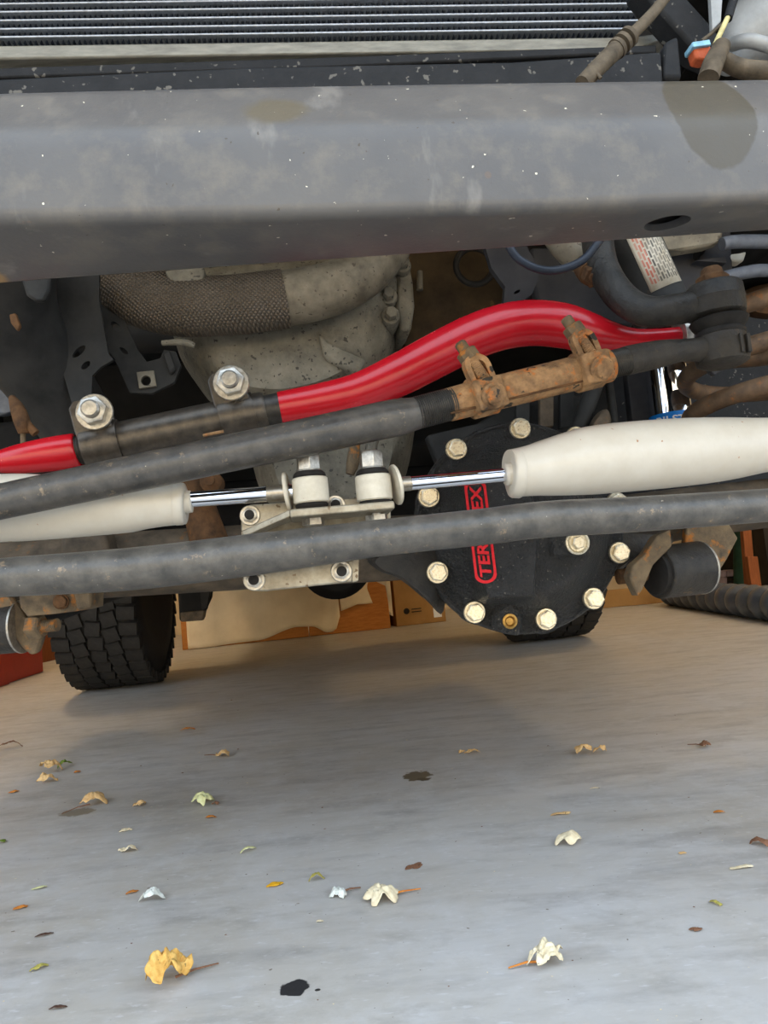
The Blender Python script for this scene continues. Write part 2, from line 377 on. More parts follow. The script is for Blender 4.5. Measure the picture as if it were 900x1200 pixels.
# ================================================================== VEHICLE BODY ABOVE
t = thing('vehicle_body', 'dark underbody and shell of the raised vehicle above the axles', 'vehicle', W(.0, 2.4, .58))
VA = (VX, VY, Z)
b = MB(); b.box(W(0, 2.9, .64), VA, (1.15, 2.6, .08)); build(b, 'floor_pan', m_dark, t, .01)
b = MB(); b.box(W(0, 2.9, 1.28), VA, (1.6, 2.6, .84)); build(b, 'cabin', m_bodypaint, t, .05)
for a in (-1, 1):
    b = MB(); b.box(W(a * .74 + .02, 1.9, .66), VA, (.10, .72, .40)); build(b, 'rocker_panel', m_bodypaint, t, .02)
b = MB(); b.box(W(0, 1.3, 1.12), VA, (1.6, 1.5, .08)); build(b, 'hood', m_bodypaint, t, .02)
for a in (-1, 1):
    b = MB(); b.box(W(a * .72, 1.35, .92), VA, (.12, 1.4, .4)); build(b, 'inner_fender', m_dark, t, .01)
b = MB(); b.box(W(0, 1.75, .86), VA, (1.5, .06, .5)); build(b, 'firewall', m_dark, t, .01)
b = MB(); b.box(W(-.43, 2.6, .545), VA, (.09, 2.9, .13)); build(b, 'frame_rail', m_dark, t, .01)
b = MB(); b.box(W(.47, 2.6, .545), VA, (.09, 2.9, .13)); build(b, 'frame_rail', m_dark, t, .01)
b = MB(); b.box(W(0.02, 2.0, .53), VA, (.9, .16, .07)); build(b, 'crossmember', m_dark, t, .01)

b = MB(); b.box(W(.02, 1.95, .505), VA, (1.5, .05, .20)); build(b, 'added_dark_box', m_dark, t, .01)  # dark box added under the body to hide the pale garage wall

# ================================================================== FRONT BUMPER
def profile(pts, fil=.006, n=4):        # fillet a closed 2D polygon
    out = []
    L = len(pts)
    for i in range(L):
        p, a, c = Vector(pts[i]), Vector(pts[i - 1]), Vector(pts[(i + 1) % L])
        f = pts[i][2] if len(pts[i]) > 2 else fil
        p = Vector(p[:2]); a = Vector(a[:2]); c = Vector(c[:2])
        s0 = p + (a - p).normalized() * f; s1 = p + (c - p).normalized() * f
        for k in range(n + 1):
            u = k / n; out.append(((s0 * (1 - u) + p * u) * (1 - u) + (p * (1 - u) + s1 * u) * u))
    return out
def bumper():
    b = MB(); secs = []
    for px, ys in ((-520, (132, 190, 290, 390)), (-160, (112, 166, 266, 346)), (0, (104, 158, 259, 333)), (300, (97, 153, 254, 312)), (600, (92, 145, 247, 292)), (900, (88, 138, 235, 272)), (1060, (86, 134, 229, 262)), (1420, (84, 128, 218, 246))):
        pts = []
        p0 = V(px, ys[1], BC)
        z = [V(px, ys[0], BC + .030).z, p0.z, V(px, ys[2], BC).z, V(px, ys[3], BC + .075).z]
        prof = profile([(.030, z[0], .012), (0, z[1], .012), (0, z[2], .009), (.075, z[3], .006), (.080, z[0], .006)], n=5)
        base = V(px, ys[1], BC); base.z = 0
        secs.append([base + VY * q[0] + Z * q[1] for q in prof])
    n = len(secs[0]); vs = [p for s_ in secs for p in s_]; fs = []
    for i in range(len(secs) - 1):
        for k in range(n): fs.append((i * n + k, i * n + (k + 1) % n, (i + 1) * n + (k + 1) % n, (i + 1) * n + k))
    fs += [tuple(range(n)), tuple(range((len(secs) - 1) * n, len(secs) * n))]
    b.add(vs, fs)
    return b
o = build(bumper(), 'front_bumper', m_bumper, ang=30)
# round access hole cut through the lower face
hp = V(782, 262, BC + .040); hd = (VY * .08 + Z).normalized()
cb = MB(); cb.lathe(hp - hd * .02, hd, [(0, .0165), (.032, .0165)], 32)
cut = build(cb, 'cutter', m_bumper)
md = o.modifiers.new('hole', 'BOOLEAN'); md.object = cut; md.operation = 'DIFFERENCE'; md.solver = 'EXACT'
cb = MB(); cb.box(hp + Z * .036, (VX, VY, Z), (.15, .05, .056)); cut2 = build(cb, 'cutter', m_bumper)
md = o.modifiers.new('hollow', 'BOOLEAN'); md.object = cut2; md.operation = 'DIFFERENCE'; md.solver = 'EXACT'
dg = bpy.context.evaluated_depsgraph_get(); me = bpy.data.meshes.new_from_object(o.evaluated_get(dg))
bpy.data.objects.remove(cut2)
o.modifiers.clear(); o.data = me; me.shade_smooth(); me.set_sharp_from_angle(angle=R_(30)); bpy.data.objects.remove(cut)
# stains are placed in world metres: keep the object at the origin
off = o.location.copy(); me.transform(Matrix.Translation(off)); o.location = (0, 0, 0)
tag(o, 'long grey weathered steel front bumper beam with chips and a dark stain', 'bumper')

# ================================================================== RADIATOR
RC = .74
t = thing('radiator', 'finned aluminium radiator core with rows of tubes above the bumper', 'radiator', V(370, 60, RC))
def rowy(px, y): return y - px * 10 / 740
b = MB(); b.plate([(-120, rowy(-120, -90)), (752, rowy(752, -90)), (752, rowy(752, 54)), (-120, rowy(-120, 54))], RC + .012, .02); build(b, 'core', m_dark, t)
rows = [-34, -24.5, -15, -5.5, 4, 13.5, 23.5, 33.5, 43]
for y in rows:
    b = MB(); b.plate([(-120, rowy(-120, y - 1.1)), (748, rowy(748, y - 1.1)), (748, rowy(748, y + 1.1)), (-120, rowy(-120, y + 1.1))], RC - .004, .016)
    build(b, 'condenser_tube', m_radtube, t, .0006)
for y in rows:
    b = MB(); px = -110; k = 0
    while px < 746:
        a0 = V(px, rowy(px, y + 1.2), RC); a1 = V(px + 3.2, rowy(px, y + 8.4), RC)
        b.add([a0, a0 + VY * .012, a1 + VY * .012, a1], [(0, 1, 2, 3)]); a2 = V(px + 6.4, rowy(px, y + 1.2), RC)
        b.add([a1, a1 + VY * .012, a2 + VY * .012, a2], [(0, 1, 2, 3)]); px += 6.4
    tag(build(b, 'fin_strip', m_fin, t), kind='stuff')
b = MB(); b.plate([(-120, 54), (0, 53), (740, 43), (792, 36), (792, 40), (745, 57), (0, 69), (-120, 70)], RC - .012, .05); build(b, 'lower_tank', m_rad, t, .004)
t = thing('air_dam', 'black plastic lower radiator shroud strip behind the bumper top', 'shroud', V(370, 95, .66))
b = MB(); b.plate([(-120, 78), (-120, 92), (0, 91), (400, 78), (690, 64), (770, 62), (770, 52), (400, 66), (0, 79)], .70, .04); build(b, 'upper_lip', m_blackplastic, t, .002)
b = MB(); b.plate([(-120, 92), (0, 92), (300, 78), (600, 72), (775, 60), (778, 100), (0, 125), (-120, 125)], .66, .05); build(b, 'lower_lip', m_blackplastic, t, .004)
b = MB(); b.plate([(-120, 60), (790, 30), (790, 120), (-120, 140)], .80, .02); build(b, 'backing', m_dark, t)

# wiring beside the radiator
t = thing('wiring_loom', 'dusty grey-brown wiring loom with clip rising from the bumper top', 'wiring', V(690, 95, .55))
b = MB(); b.vt([(682, 98, .545, 9), (700, 80, .55, 10), (722, 58, .56, 10.5)], sub=4); build(b, 'sleeve', m_loom, t)
for k in range(3):
    b = MB(); x = 722 + k * 6.5; y = 58 - k * 6.5
    b.vt([(x, y, .56, 12), (x + 3.2, y - 3.2, .56, 12)], sub=1); build(b, 'collar_ring', m_loom, t)
b = MB(); b.vt([(718, 62, .56, 7.5), (742, 39, .562, 7), (768, 12, .57, 6.5), (800, -30, .58, 6)], sub=6); build(b, 'cable', m_loom, t)
b = MB(); b.vt([(690, 76, .545, 2.2), (704, 92, .543, 2.2)], sub=1); build(b, 'tie', m_loom, t)
t = thing('radiator_support', 'black plastic radiator support arm slanting beside the grey cast case', 'bracket', V(830, 60, .70))
b = MB(); b.plate([(745, -20), (790, -20), (835, 30), (858, 60), (850, 72), (815, 58), (790, 30)], .68, .03); build(b, 'arm', m_blackplastic, t, .004)
b = MB(); b.plate([(780, 48), (795, 40), (800, 92), (778, 92)], .66, .03); build(b, 'foot', m_blackplastic, t, .004)
b = MB(); b.plate([(832, -20), (848, -20), (845, 25), (835, 35)], .66, .006); build(b, 'tab', m_greycase, t, .001)
t = thing('wiring_plug', 'small orange wire connector with light blue seal on the bumper top', 'connector', V(825, 75, .56))
b = MB(); b.plate([(812, 54), (830, 50), (838, 60), (828, 70), (816, 68)], .565, .012); build(b, 'housing', m_orange, t, .002)
b = MB(); b.plate([(811, 49), (832, 46), (834, 52), (812, 55)], .562, .014); build(b, 'seal', m_lightblue, t, .001, label='light blue rubber seal')
b = MB(); b.vt([(838, 52, .565, 3), (846, 35, .566, 3), (853, 20, .57, 3)], sub=4); build(b, 'wire', m_yellowwire, t, label='pale yellow wire')
b = MB(); b.vt([(822, 48, .565, 2), (835, 38, .57, 2), (848, 27, .572, 2)], sub=4); build(b, 'wire', m_loom, t)
t = thing('wiring_conduit', 'tan flexible conduit with metal elbow beside the orange connector', 'conduit', V(840, 85, .55))
b = MB(); b.vt([(830, 92, .55, 12), (836, 74, .553, 12), (846, 54, .558, 10)], sub=4); build(b, 'elbow', m_loom, t)
b = MB(); b.vt([(842, 66, .56, 9), (862, 78, .56, 10), (885, 83, .56, 11), (930, 84, .56, 11), (1040, 80, .57, 11)], sub=5); build(b, 'hose', m_loom, t)
b = MB(); b.vt([(853, 22, .57, 5), (858, 5, .575, 5), (866, -20, .58, 5)], sub=4); build(b, 'cable', m_blackplastic, t)
t = thing('cast_case', 'pale grey cast metal case right of the radiator', 'engine part', V(890, 60, .72))
b = MB(); b.vt([(850, 75, .74, 16), (870, 50, .74, 32), (900, 20, .74, 44), (940, -30, .74, 55)], sub=4, n=32); build(b, 'body', m_greycase, t)
b = MB(); b.vt([(858, 52, .715, 8), (880, 48, .70, 8), (920, 60, .70, 8)], sub=4); build(b, 'rib', m_greycase, t)

# ================================================================== LEFT FRAME PARTS
t = thing('frame_horn', 'dusty black frame end with rust seam and slotted gusset behind red bar', 'vehicle frame', V(60, 520, .95))
b = MB(); b.vt([(0, 300, .86, 62), (8, 360, .90, 56), (38, 420, .95, 50), (80, 480, 1.0, 44), (120, 560, 1.05, 40)], n=32); build(b, 'rail', m_frame, t)
b = MB(); b.plate([(52, 320), (116, 320), (116, 352), (120, 376), (127, 415), (133, 421), (118, 430), (108, 440), (107, 470), (106, 515), (92, 500), (72, 430), (58, 390)], .93, .006,
                  [ell(92.5, 412, 10, 4, 12, -.75), ell(100.5, 428, 6.5, 3.6, 12, -.75)]); build(b, 'gusset', m_frame, t)
b = MB(); b.plate([(22, 318), (60, 318), (58, 340), (52, 352), (40, 352), (30, 345)], .80, .008); build(b, 'tab', m_frame, t, .003)
b = MB(); b.plate([(10, 368), (18, 366), (24, 382), (20, 388), (12, 378)], .825, .006); build(b, 'rust_patch', m_rustdark, t, .002)
t = thing('motor_mount', 'curved black bracket with square welded nut under heat-wrapped pipe', 'bracket', V(170, 460, 1.0))
b = MB(); b.plate([(116, 350), (124, 344), (140, 362), (150, 385), (160, 408), (172, 424), (188, 420), (192, 410), (206, 412), (212, 428), (204, 448), (178, 461), (152, 460), (143, 440), (134, 420), (124, 408), (118, 385)],
                  .99, .008, [ell(136, 383, 8, 4, 12, .8), ell(145, 411, 6, 2.5, 12, .7), ell(171, 446, 5.5, 5.5, 14)]); build(b, 'plate', m_frame, t)
b = MB(); b.plate([(160, 436), (180, 434), (183, 452), (163, 455)], .985, .006, [ell(171, 446, 6, 6, 14)]); build(b, 'weld_nut', m_alu, t, .002)
b = MB(); b.plate([(190, 413), (198, 409), (206, 432), (199, 438)], .98, .012); build(b, 'rib', m_frame, t, .003)
t = thing('brake_fitting', 'rusty brake line fitting hanging beside the frame end', 'fitting', V(30, 510, .80))
b = MB(); b.vt([(14, 466, .84, 4), (20, 478, .83, 8), (26, 495, .82, 9), (28, 508, .82, 6)], sub=3, n=12); build(b, 'body', m_rustdark, t)
b = MB(); b.vt([(26, 490, .82, 5), (36, 502, .82, 5), (42, 508, .82, 5)], sub=2, n=10); build(b, 'branch', m_rustdark, t)
b = MB(); b.vt([(27, 505, .82, 3), (27, 518, .82, 3), (26, 535, .82, 3)], sub=2, n=10); build(b, 'hose', m_rustgray, t)
b = MB(); b.plate([(-60, 430), (0, 440), (14, 468), (16, 482), (0, 486), (-60, 480)], 1.15, .02); tag(build(b, 'fender_liner', m_bluebar, None, .004), 'pale grey fender liner edge left of the frame end', 'liner')

# ================================================================== EXHAUST + ENGINE
t = thing('exhaust_pipe', 'dusty exhaust crossover pipe with woven heat wrap under the bumper', 'exhaust pipe', V(300, 390, 1.0))
ep = [(95, 270, 1.03, 34), (122, 312, 1.02, 35), (155, 342, 1.0, 34), (205, 358, .99, 33), (265, 358, .985, 32), (335, 350, .985, 32), (390, 338, .985, 31), (430, 316, .99, 29), (455, 285, 1.0, 29)]
b = MB(); b.vt(ep, n=36); build(b, 'pipe', m_pipe, t)
wp = catmull(ep, 8); wp = [q for q in wp if 138 < q[0] < 338]
b = MB(); b.vt([(a, y, c, r + 2.2) for a, y, c, r in wp], sub=1, n=40, caps=True); build(b, 'heat_wrap', m_wrap, t, label='woven mesh heat wrap')
b = MB(); b.vt([(190, 402, .985, 3), (215, 401, .98, 4), (228, 405, .98, 3)], sub=3, n=10); build(b, 'clamp_tab', m_alu, t)
EC = 1.10
t = thing('transmission_case', 'dirty cast aluminium transmission case above the red bar', 'engine part', V(350, 560, EC))
def lump(pts, c0, c1, shrink, n=6):
    b = MB(); cx = sum(p[0] for p in pts) / len(pts); cy = sum(p[1] for p in pts) / len(pts); secs = []
    for i in range(n + 1):
        u = i / n; k = 1 - shrink * (1 - math.sqrt(max(0, 1 - (1 - u) ** 2)))
        secs.append([V(cx + (p[0] - cx) * k, cy + (p[1] - cy) * k, c0 + (c1 - c0) * u) for p in pts])
    m = len(pts); vs = [p for s_ in secs for p in s_]; fs = []
    for i in range(n):
        for k in range(m): fs.append((i * m + k, i * m + (k + 1) % m, (i + 1) * m + (k + 1) % m, (i + 1) * m + k))
    fs += [tuple(range(m)), tuple(n * m + k for k in range(m))]
    return b.add(vs, fs)
def smoothpoly(pts, n=4): 
    q = list(pts) + [pts[0]]; return catmull([pts[-1]] + q + [pts[1]], n)[n:-n - 1]
b = lump(smoothpoly([(195, 300), (205, 400), (232, 452), (262, 480), (330, 486), (400, 470), (450, 440), (474, 380), (478, 300), (340, 280)]), EC - .08, EC + .12, .35); build(b, 'bell_housing', m_alu, t, ang=60)
b = lump(smoothpoly([(296, 470), (300, 560), (330, 600), (400, 606), (455, 590), (480, 540), (478, 470), (390, 450)]), EC + .02, EC + .22, .25); build(b, 'lower_pan', m_alu, t, ang=60)
b = MB(); b.plate([(462, 296), (478, 300), (484, 330), (486, 358), (482, 387), (470, 387), (464, 360), (466, 330)], EC - .045, .10); build(b, 'flange', m_alu, t, .005)
for i, (x, y, r) in enumerate(((472, 310, 8), (455, 346, 8.5), (458, 369, 9))):
    b = MB(); p = V(x, y, EC - .06); rr = rad(x, y, EC, r)
    b.lathe(p + VY * .05, -VY, [(0, rr * 1.3), (.045, rr * 1.25), (.05, rr * 1.1)], 20); b.hexa(p, -VY, rr * .8, .014); build(b, 'flange_bolt', m_alu, t)
b = MB(); b.plate([(192, 316), (240, 312), (238, 328), (226, 332), (200, 330)], .955, .03); build(b, 'upper_boss', m_alu, t, .006)
b = MB(); b.plate([(372, 386), (384, 400), (430, 420), (420, 440), (380, 420)], EC - .09, .03); build(b, 'rib', m_alu, t, .006)
b = MB(); b.vt([(492, 318, 1.1, 3.5), (492, 340, 1.1, 4)], sub=1, n=10); tag(build(b, 'hanging_stud', m_alu), 'small pale stud hanging beside the transmission flange', 'bolt')

# ================================================================== CROSSMEMBER + BRACKETS MIDDLE
t = thing('rusty_crossmember', 'brown dusty rusted crossmember behind the raised red bend', 'crossmember', V(530, 420, 1.15))
b = lump(smoothpoly([(470, 280), (600, 280), (612, 340), (580, 380), (520, 400), (480, 424), (466, 400)]), 1.12, 1.24, .12); build(b, 'beam', m_brownbeam, t, ang=60)
b = MB(); p = V(556, 312, 1.08)
for k in range(1):
    q = [p + (VX * math.cos(a) + Z * math.sin(a)) * rad(556, 312, 1.08, 22) for a in [2 * PI * i / 28 for i in range(29)]]
    b.tube(q, .005, 8)
build(b, 'grommet', m_rubber, t)
t = thing('axle_bump_mount', 'dark blue-grey folded steel mount hanging left of the hose loop', 'bracket', V(600, 360, .97))
b = MB(); b.plate([(566, 280), (612, 280), (634, 318), (624, 344), (608, 356), (590, 356), (592, 336), (576, 314)], .97, .012, [ell(606, 342, 4.5, 1.8, 10, -.5)]); build(b, 'plate', m_framegray, t)
b = MB(); b.plate([(622, 290), (700, 290), (745, 340), (745, 380), (640, 380), (626, 340)], 1.02, .02); build(b, 'back_plate', m_framegray, t, .004)
b = MB(); b.vt([(592, 280, .72, 4.8), (606, 302, .72, 4.8), (630, 315, .72, 4.8), (656, 316, .72, 4.8), (684, 304, .72, 4.8), (704, 280, .72, 4.8)], n=14)
tag(build(b, 'power_steering_hose', m_hose), 'black curved rubber hose looping just below the bumper', 'hose')

# ================================================================== STEERING GEAR, PITMAN ARM, STICKER
t = thing('steering_gearbox', 'dark steering gearbox with paper warning sticker near the pitman arm', 'steering gear', V(735, 370, .82))
GA, GB = V(722, 250, .81), V(778, 372, .81); gr = rad(750, 310, .81, 34)
b = MB(); b.tube([GA, GB], gr, 36); build(b, 'housing', m_frame, t, .004)
b = MB(); b.vt([(648, 262, .82, 20), (668, 290, .82, 20), (692, 306, .82, 20), (712, 330, .83, 14)], n=18); build(b, 'side_cover', m_pipe, t)
b = MB(); ax = (V(707, 330, .74) - V(690, 310, .79)).normalized(); p = V(686, 312, .79)
rr = rad(690, 315, .78, 15); b.lathe(p, ax, [(0, rr * .95), (.012, rr), (.02, rr * .92), (.022, rr), (.03, rr * .95)], 24); b.hexa(p + ax * .03, ax, rr * .88, .012); b.lathe(p + ax * .042, ax, [(0, rr * .45), (.004, rr * .42)], 16)
build(b, 'cover_bolt', m_rustdark, t, label='large rusty bolt')
# sticker wrapped round the housing
gax = (GB - GA).normalized(); e2 = (-VY - gax * (-VY).dot(gax)).normalized(); e1 = gax.cross(e2)
L = (GB - GA).length; nn = 16; vs = []; uv = []; fs = []
if e1.dot(VX) < 0: e1 = -e1
for i in range(2):
    for k in range(nn + 1):
        a = R_(-34 + 72 * k / nn); t0 = (.28 if i == 0 else .80)
        vs.append(GA + gax * (L * t0) + (e2 * math.cos(a) + e1 * math.sin(a)) * (gr + .0006)); uv.append((k / nn, i))
for k in range(nn): fs.append((k, k + 1, nn + 2 + k, nn + 1 + k))
s = NT('sticker_print'); s.co = s.tc.outputs['UV']
cells = s.n.new('ShaderNodeTexBrick'); cells.offset = .37; s.link(s.mapping((1, 1, 1), (0, 0, PI / 2)), cells.inputs[0])
cells.inputs['Scale'].default_value = 1; cells.inputs['Brick Width'].default_value = .15; cells.inputs['Row Height'].default_value = .082
cells.inputs['Mortar Size'].default_value = .016; cells.inputs['Mortar Smooth'].default_value = .1
cells.inputs['Color1'].default_value = (0, 0, 0, 1); cells.inputs['Color2'].default_value = (.45, .45, .45, 1); cells.inputs['Mortar'].default_value = (1, 1, 1, 1)
sx = s.n.new('ShaderNodeSeparateXYZ'); s.link(s.tc.outputs['UV'], sx.inputs[0])
redk = s.math('LESS_THAN', sx.outputs[0], .30); edge = s.math('LESS_THAN', sx.outputs[0], .10); edge2 = s.math('GREATER_THAN', sx.outputs[1], .9)
ink = s.mix(redk, lin((74, 66, 58)), lin((196, 106, 84)))
paper = s.mix(s.ramp(s.noise(3, 4), .4, .7), lin((206, 194, 172)), lin((178, 160, 132)))
cc = s.mix(cells.outputs['Color'], ink, paper); cc = s.mix(s.math('MAXIMUM', edge, edge2), cc, paper)
m_stick = s.out(cc, .6, 0.0)
off = wloc(t); me = bpy.data.meshes.new('sticker'); me.from_pydata([v - off for v in vs], [], fs); ul = me.uv_layers.new(name='UVMap')
for lp_ in me.loops: ul.data[lp_.index].uv = uv[lp_.vertex_index]
me.shade_smooth(); me.materials.append(m_stick); o = bpy.data.objects.new('warning_sticker', me); COL.objects.link(o); o.parent = t; o['label'] = 'pale paper sticker with red and black small print'
sm = o.modifiers.new('thick', 'SOLIDIFY'); sm.thickness = .0004; sm.offset = 0

t = thing('frame_side_plate', 'blue-grey frame side plate with notch behind the pitman arm', 'vehicle frame', V(810, 350, .90))
b = MB(); b.plate([(768, 270), (856, 262), (858, 300), (866, 420), (838, 440), (800, 400), (772, 340)], .90, .01, [[(813, 304), (813, 296), (820, 289), (829, 286), (823, 297), (817, 304)]]); build(b, 'plate', m_framegray, t, .002)
b = MB(); b.plate([(760, 268), (850, 262), (846, 282), (830, 288), (800, 293), (772, 292)], .865, .02); build(b, 'crusted_flange', m_pipe, t, .004)
b = MB(); b.plate([(815, 305), (850, 300), (852, 308), (838, 307)], .885, .016); build(b, 'fold', m_framegray, t, .001)

t = thing('pitman_arm', 'forged dark grey pitman arm curving to the ball joint', 'steering arm', V(800, 380, .72))
q = catmull([(698, 268, .77, 18), (706, 312, .76, 18), (727, 347, .74, 18), (758, 365, .72, 18), (795, 362, .705, 18), (842, 353, .70, 19)], 6)
b = MB(); b.vt(q, sub=1, n=20); build(b, 'arm', m_castiron, t)
b = MB(); p = V(840, 372, .70); rr = rad(840, 350, .70, 33); hh = rad(840, 350, .70, 38)
b.lathe(p, Z, [(0, rr * .86), (hh * .06, rr * .97), (hh * .15, rr), (hh * .5, rr), (hh * .53, rr * 1.02), (hh * .56, rr), (hh * .9, rr * .97), (hh, rr * .88)], 40); build(b, 'eye', m_castiron, t)
b = MB(); p2 = V(836, 336, .70); rn = rad(836, 330, .70, 18.5)
b.hexa(p2 - Z * .004, Z, rn, .016, .15); b.lathe(p2 + Z * .012, Z, [(0, rn * .7), (.006, rn * .62), (.008, rn * .5)], 20); build(b, 'castle_nut', m_rustdark, t, label='rusty nut on top')

# ================================================================== DRAG LINK
t = thing('drag_link', 'black steering drag link with rusty adjuster sleeve and ball joint', 'steering rod', V(450, 520, .66))
b = MB(); b.vt([(-200, 631, .638, 20), (-90, 608, .64, 20.5), (0, 588, .64, 21), (120, 562.5, .642, 21.5), (250, 535, .646, 21.8), (350, 514, .65, 22), (440, 494.5, .655, 22), (465, 489.5, .656, 22), (485, 485, .657, 19.5), (492, 483, .657, 18.5)], sub=4, n=36); build(b, 'tube', m_tube, t)
def thread(mb, A, B, pitch, n=22):
    (a, y, c, r), (a2, y2, c2, r2) = A, B
    p, q_ = V(a, y, c), V(a2, y2, c2); Lg = (q_ - p).length; k = int(Lg / pitch); prof = []
    R0 = rad(a, y, c, r)
    for i in range(k): prof += [(i * Lg / k, R0 * .95), ((i + .5) * Lg / k, R0)]
    prof.append((Lg, R0 * .95)); mb.lathe(p, q_ - p, prof, n)
b = MB(); thread(b, (488, 484, .657, 19.5), (532, 472.5, .659, 19.5), .0019, 30); build(b, 'threads', m_thread, t)
SA, SB = (524, 475, .659), (713, 428, .683)
b = MB(); b.vt([(524, 475, .659, 19.5), (545, 469.5, .662, 20), (690, 433.5, .68, 20), (713, 428, .683, 20)], sub=1, n=36); sl = build(b, 'adjuster_sleeve', m_rust, t, .0015, label='rusted adjuster sleeve')
b = MB(); a0, a1 = V(528, 484.5, .6455), V(710, 440, .669); b.tube([a0, a1], .0011, 8); build(b, 'sleeve_slot', m_rustdark, sl)
sax = (V(*SB) - V(*SA)).normalized(); sup = (Z - sax * Z.dot(sax)).normalized(); sfr = -sax.cross(sup)
if sfr.dot(VY) > 0: sfr = -sfr
def rclamp(u, top):
    P = V(*SA).lerp(V(*SB), u); d = dep(SA[0] + (SB[0] - SA[0]) * u, 450, .67) / FPX
    R0 = 22.5 * d
    b = MB(); b.lathe(P - sax * 16 * d, sax, [(0, R0 * .97), (2 * d, R0 * 1.05), (30 * d, R0 * 1.05), (32 * d, R0 * .97)], 28); cl = build(b, 'sleeve_clamp', m_rust, t, label='rusted sleeve clamp')
    # front lug with bolt head (facing the viewer)
    b = MB(); c0 = P + sfr * R0 * .85 + sup * (-2 * d); b.box(c0, (sax, sup, sfr), (37 * d, 36 * d, 22 * d)); o = build(b, 'lug', m_rust, cl, .0035, seg=3)
    b = MB(); hb = c0 + sfr * 10 * d - sup * 4 * d; b.lathe(hb, sfr * .9 - sup * .3, [(0, 15 * d), (4 * d, 15 * d), (6 * d, 12 * d), (10 * d, 11 * d), (12 * d, 8 * d)], 18); build(b, 'bolt_head', m_rust, cl)
    # U shaped bridge above, bolt passing through
    ba = (sup * .93 - sax * .28 + sfr * -.1).normalized()
    cb_ = c0 + sup * 15 * d - sfr * 2 * d
    w_ = 15.5 * d; hgt = 34 * d
    pts = []
    for k in range(13):
        a = PI * k / 12; pts.append((math.cos(a) * w_, hgt - w_ * .85 + math.sin(a) * w_ * .85))
    outer = [(w_, -6 * d)] + pts + [(-w_, -6 * d)]
    iw = w_ * .56; inner = [(iw, -6 * d)] + [(math.cos(PI * k / 12) * iw, hgt - w_ * .95 + math.sin(PI * k / 12) * iw * .8) for k in range(13)] + [(-iw, -6 * d)]
    poly = outer + inner[::-1]
    b = MB(); b.prism([cb_ + sax * x - sax * y * .12 + sup * y + sfr * 3 * d for x, y in poly], -sfr * 11 * d); build(b, 'bridge', m_rust, cl, .0012)
    b = MB(); s0 = cb_ + sax * 4 * d - sup * 6 * d + sfr * 1.5 * d
    prof = []
    for k in range(16): prof += [(k * 2.2 * d, 6.6 * d), ((k + .5) * 2.2 * d, 7.2 * d)]
    b.lathe(s0, ba, prof, 16); build(b, 'clamp_bolt', m_rust, cl, label='rusty threaded bolt')
    b = MB(); e0 = cb_ - sax * 5 * d + sup * 30 * d - sfr * 6 * d; b.hexa(e0, ba, 12 * d, 12 * d); b.lathe(e0 + ba * 11 * d, ba, [(0, 7 * d), (11 * d, 7 * d), (13 * d, 5 * d)], 14); build(b, 'clamp_nut', m_rustgray, cl)
rclamp(.205, 0); rclamp(.855, 0)
b = MB(); thread(b, (708, 429, .683, 16.5), (736, 422.5, .686, 16.5), .0017, 26); build(b, 'end_threads', m_thread, t)
b = MB(); b.vt([(732, 423.5, .686, 17), (745, 420.5, .688, 17), (775, 414.5, .691, 16), (800, 410.5, .694, 13), (825, 410, .698, 15), (845, 412, .70, 18)], sub=4, n=28); build(b, 'rod_end', m_castiron, t)
b = MB(); p = V(848, 430, .70); d = dep(848, 415, .70) / FPX
b.lathe(p, Z, [(0, 18 * d), (2 * d, 24 * d), (5 * d, 29 * d), (14 * d, 31 * d), (30 * d, 30 * d), (36 * d, 28 * d), (38 * d, 22 * d)], 36)
so = build(b, 'ball_socket', m_castiron, t)
for k in (4, 12):
    b = MB(); c0 = V(848 + k, 414, .70) - VY * 29.5 * d; b.box(c0 + Z * 3 * d, (VX, Z, VY), (4 * d, 22 * d, 6 * d)); build(b, 'socket_rib', m_castiron, so, .0006)
b = MB(); p = V(845, 397, .70); b.lathe(p, Z, [(0, 26 * d), (3 * d, 28 * d), (7 * d, 28 * d), (10 * d, 26 * d), (15 * d, 30 * d), (21 * d, 33 * d), (23 * d, 31 * d), (25 * d, 24 * d), (32 * d, 21 * d)], 36); build(b, 'dust_boot', m_rubber, t, label='black rubber boot')

# ================================================================== TRACK BAR (RED)
TC = .76
t = thing('track_bar', 'bright red bent track bar with black threaded sleeve and bolted clamps', 'suspension bar', V(330, 500, TC))
b = MB(); b.vt([(328, 478.5, TC, 19.5), (372, 471, TC, 21), (420, 460, TC, 23), (466, 440, TC, 25), (510, 417, TC, 26), (552, 396, TC, 26.3), (590, 383, TC, 26.5), (625, 378.5, TC, 26.5), (660, 382, TC, 26), (690, 390, TC + .003, 23), (715, 395, TC + .005, 18), (740, 397, TC + .005, 12.5), (765, 396, TC + .005, 10.5), (802, 393, TC + .005, 10.5)], sub=6, n=40); build(b, 'bent_bar', m_red, t)
b = MB(); b.vt([(795, 393.5, TC + .005, 20), (803, 392.5, TC + .005, 20)], sub=1); build(b, 'bar_end', m_zinc, t, .001)
b = MB(); b.vt([(92, 528, TC, 19), (86, 529, TC, 21), (55, 533, TC, 20), (25, 537.5, TC, 17.5), (0, 541, TC, 13.5), (-20, 543, TC, 12), (-320, 580, TC, 12)], sub=4, n=36); build(b, 'red_end', m_red, t)
b = MB(); thread(b, (84, 529.5, TC, 17.5), (102, 526, TC, 17.5), .0035, 30); build(b, 'threads', m_thread, t)
b = MB(); b.vt([(300, 484.5, TC, 18.5), (331, 478, TC, 18.5)], sub=1, n=32); build(b, 'threads', m_thread, t)
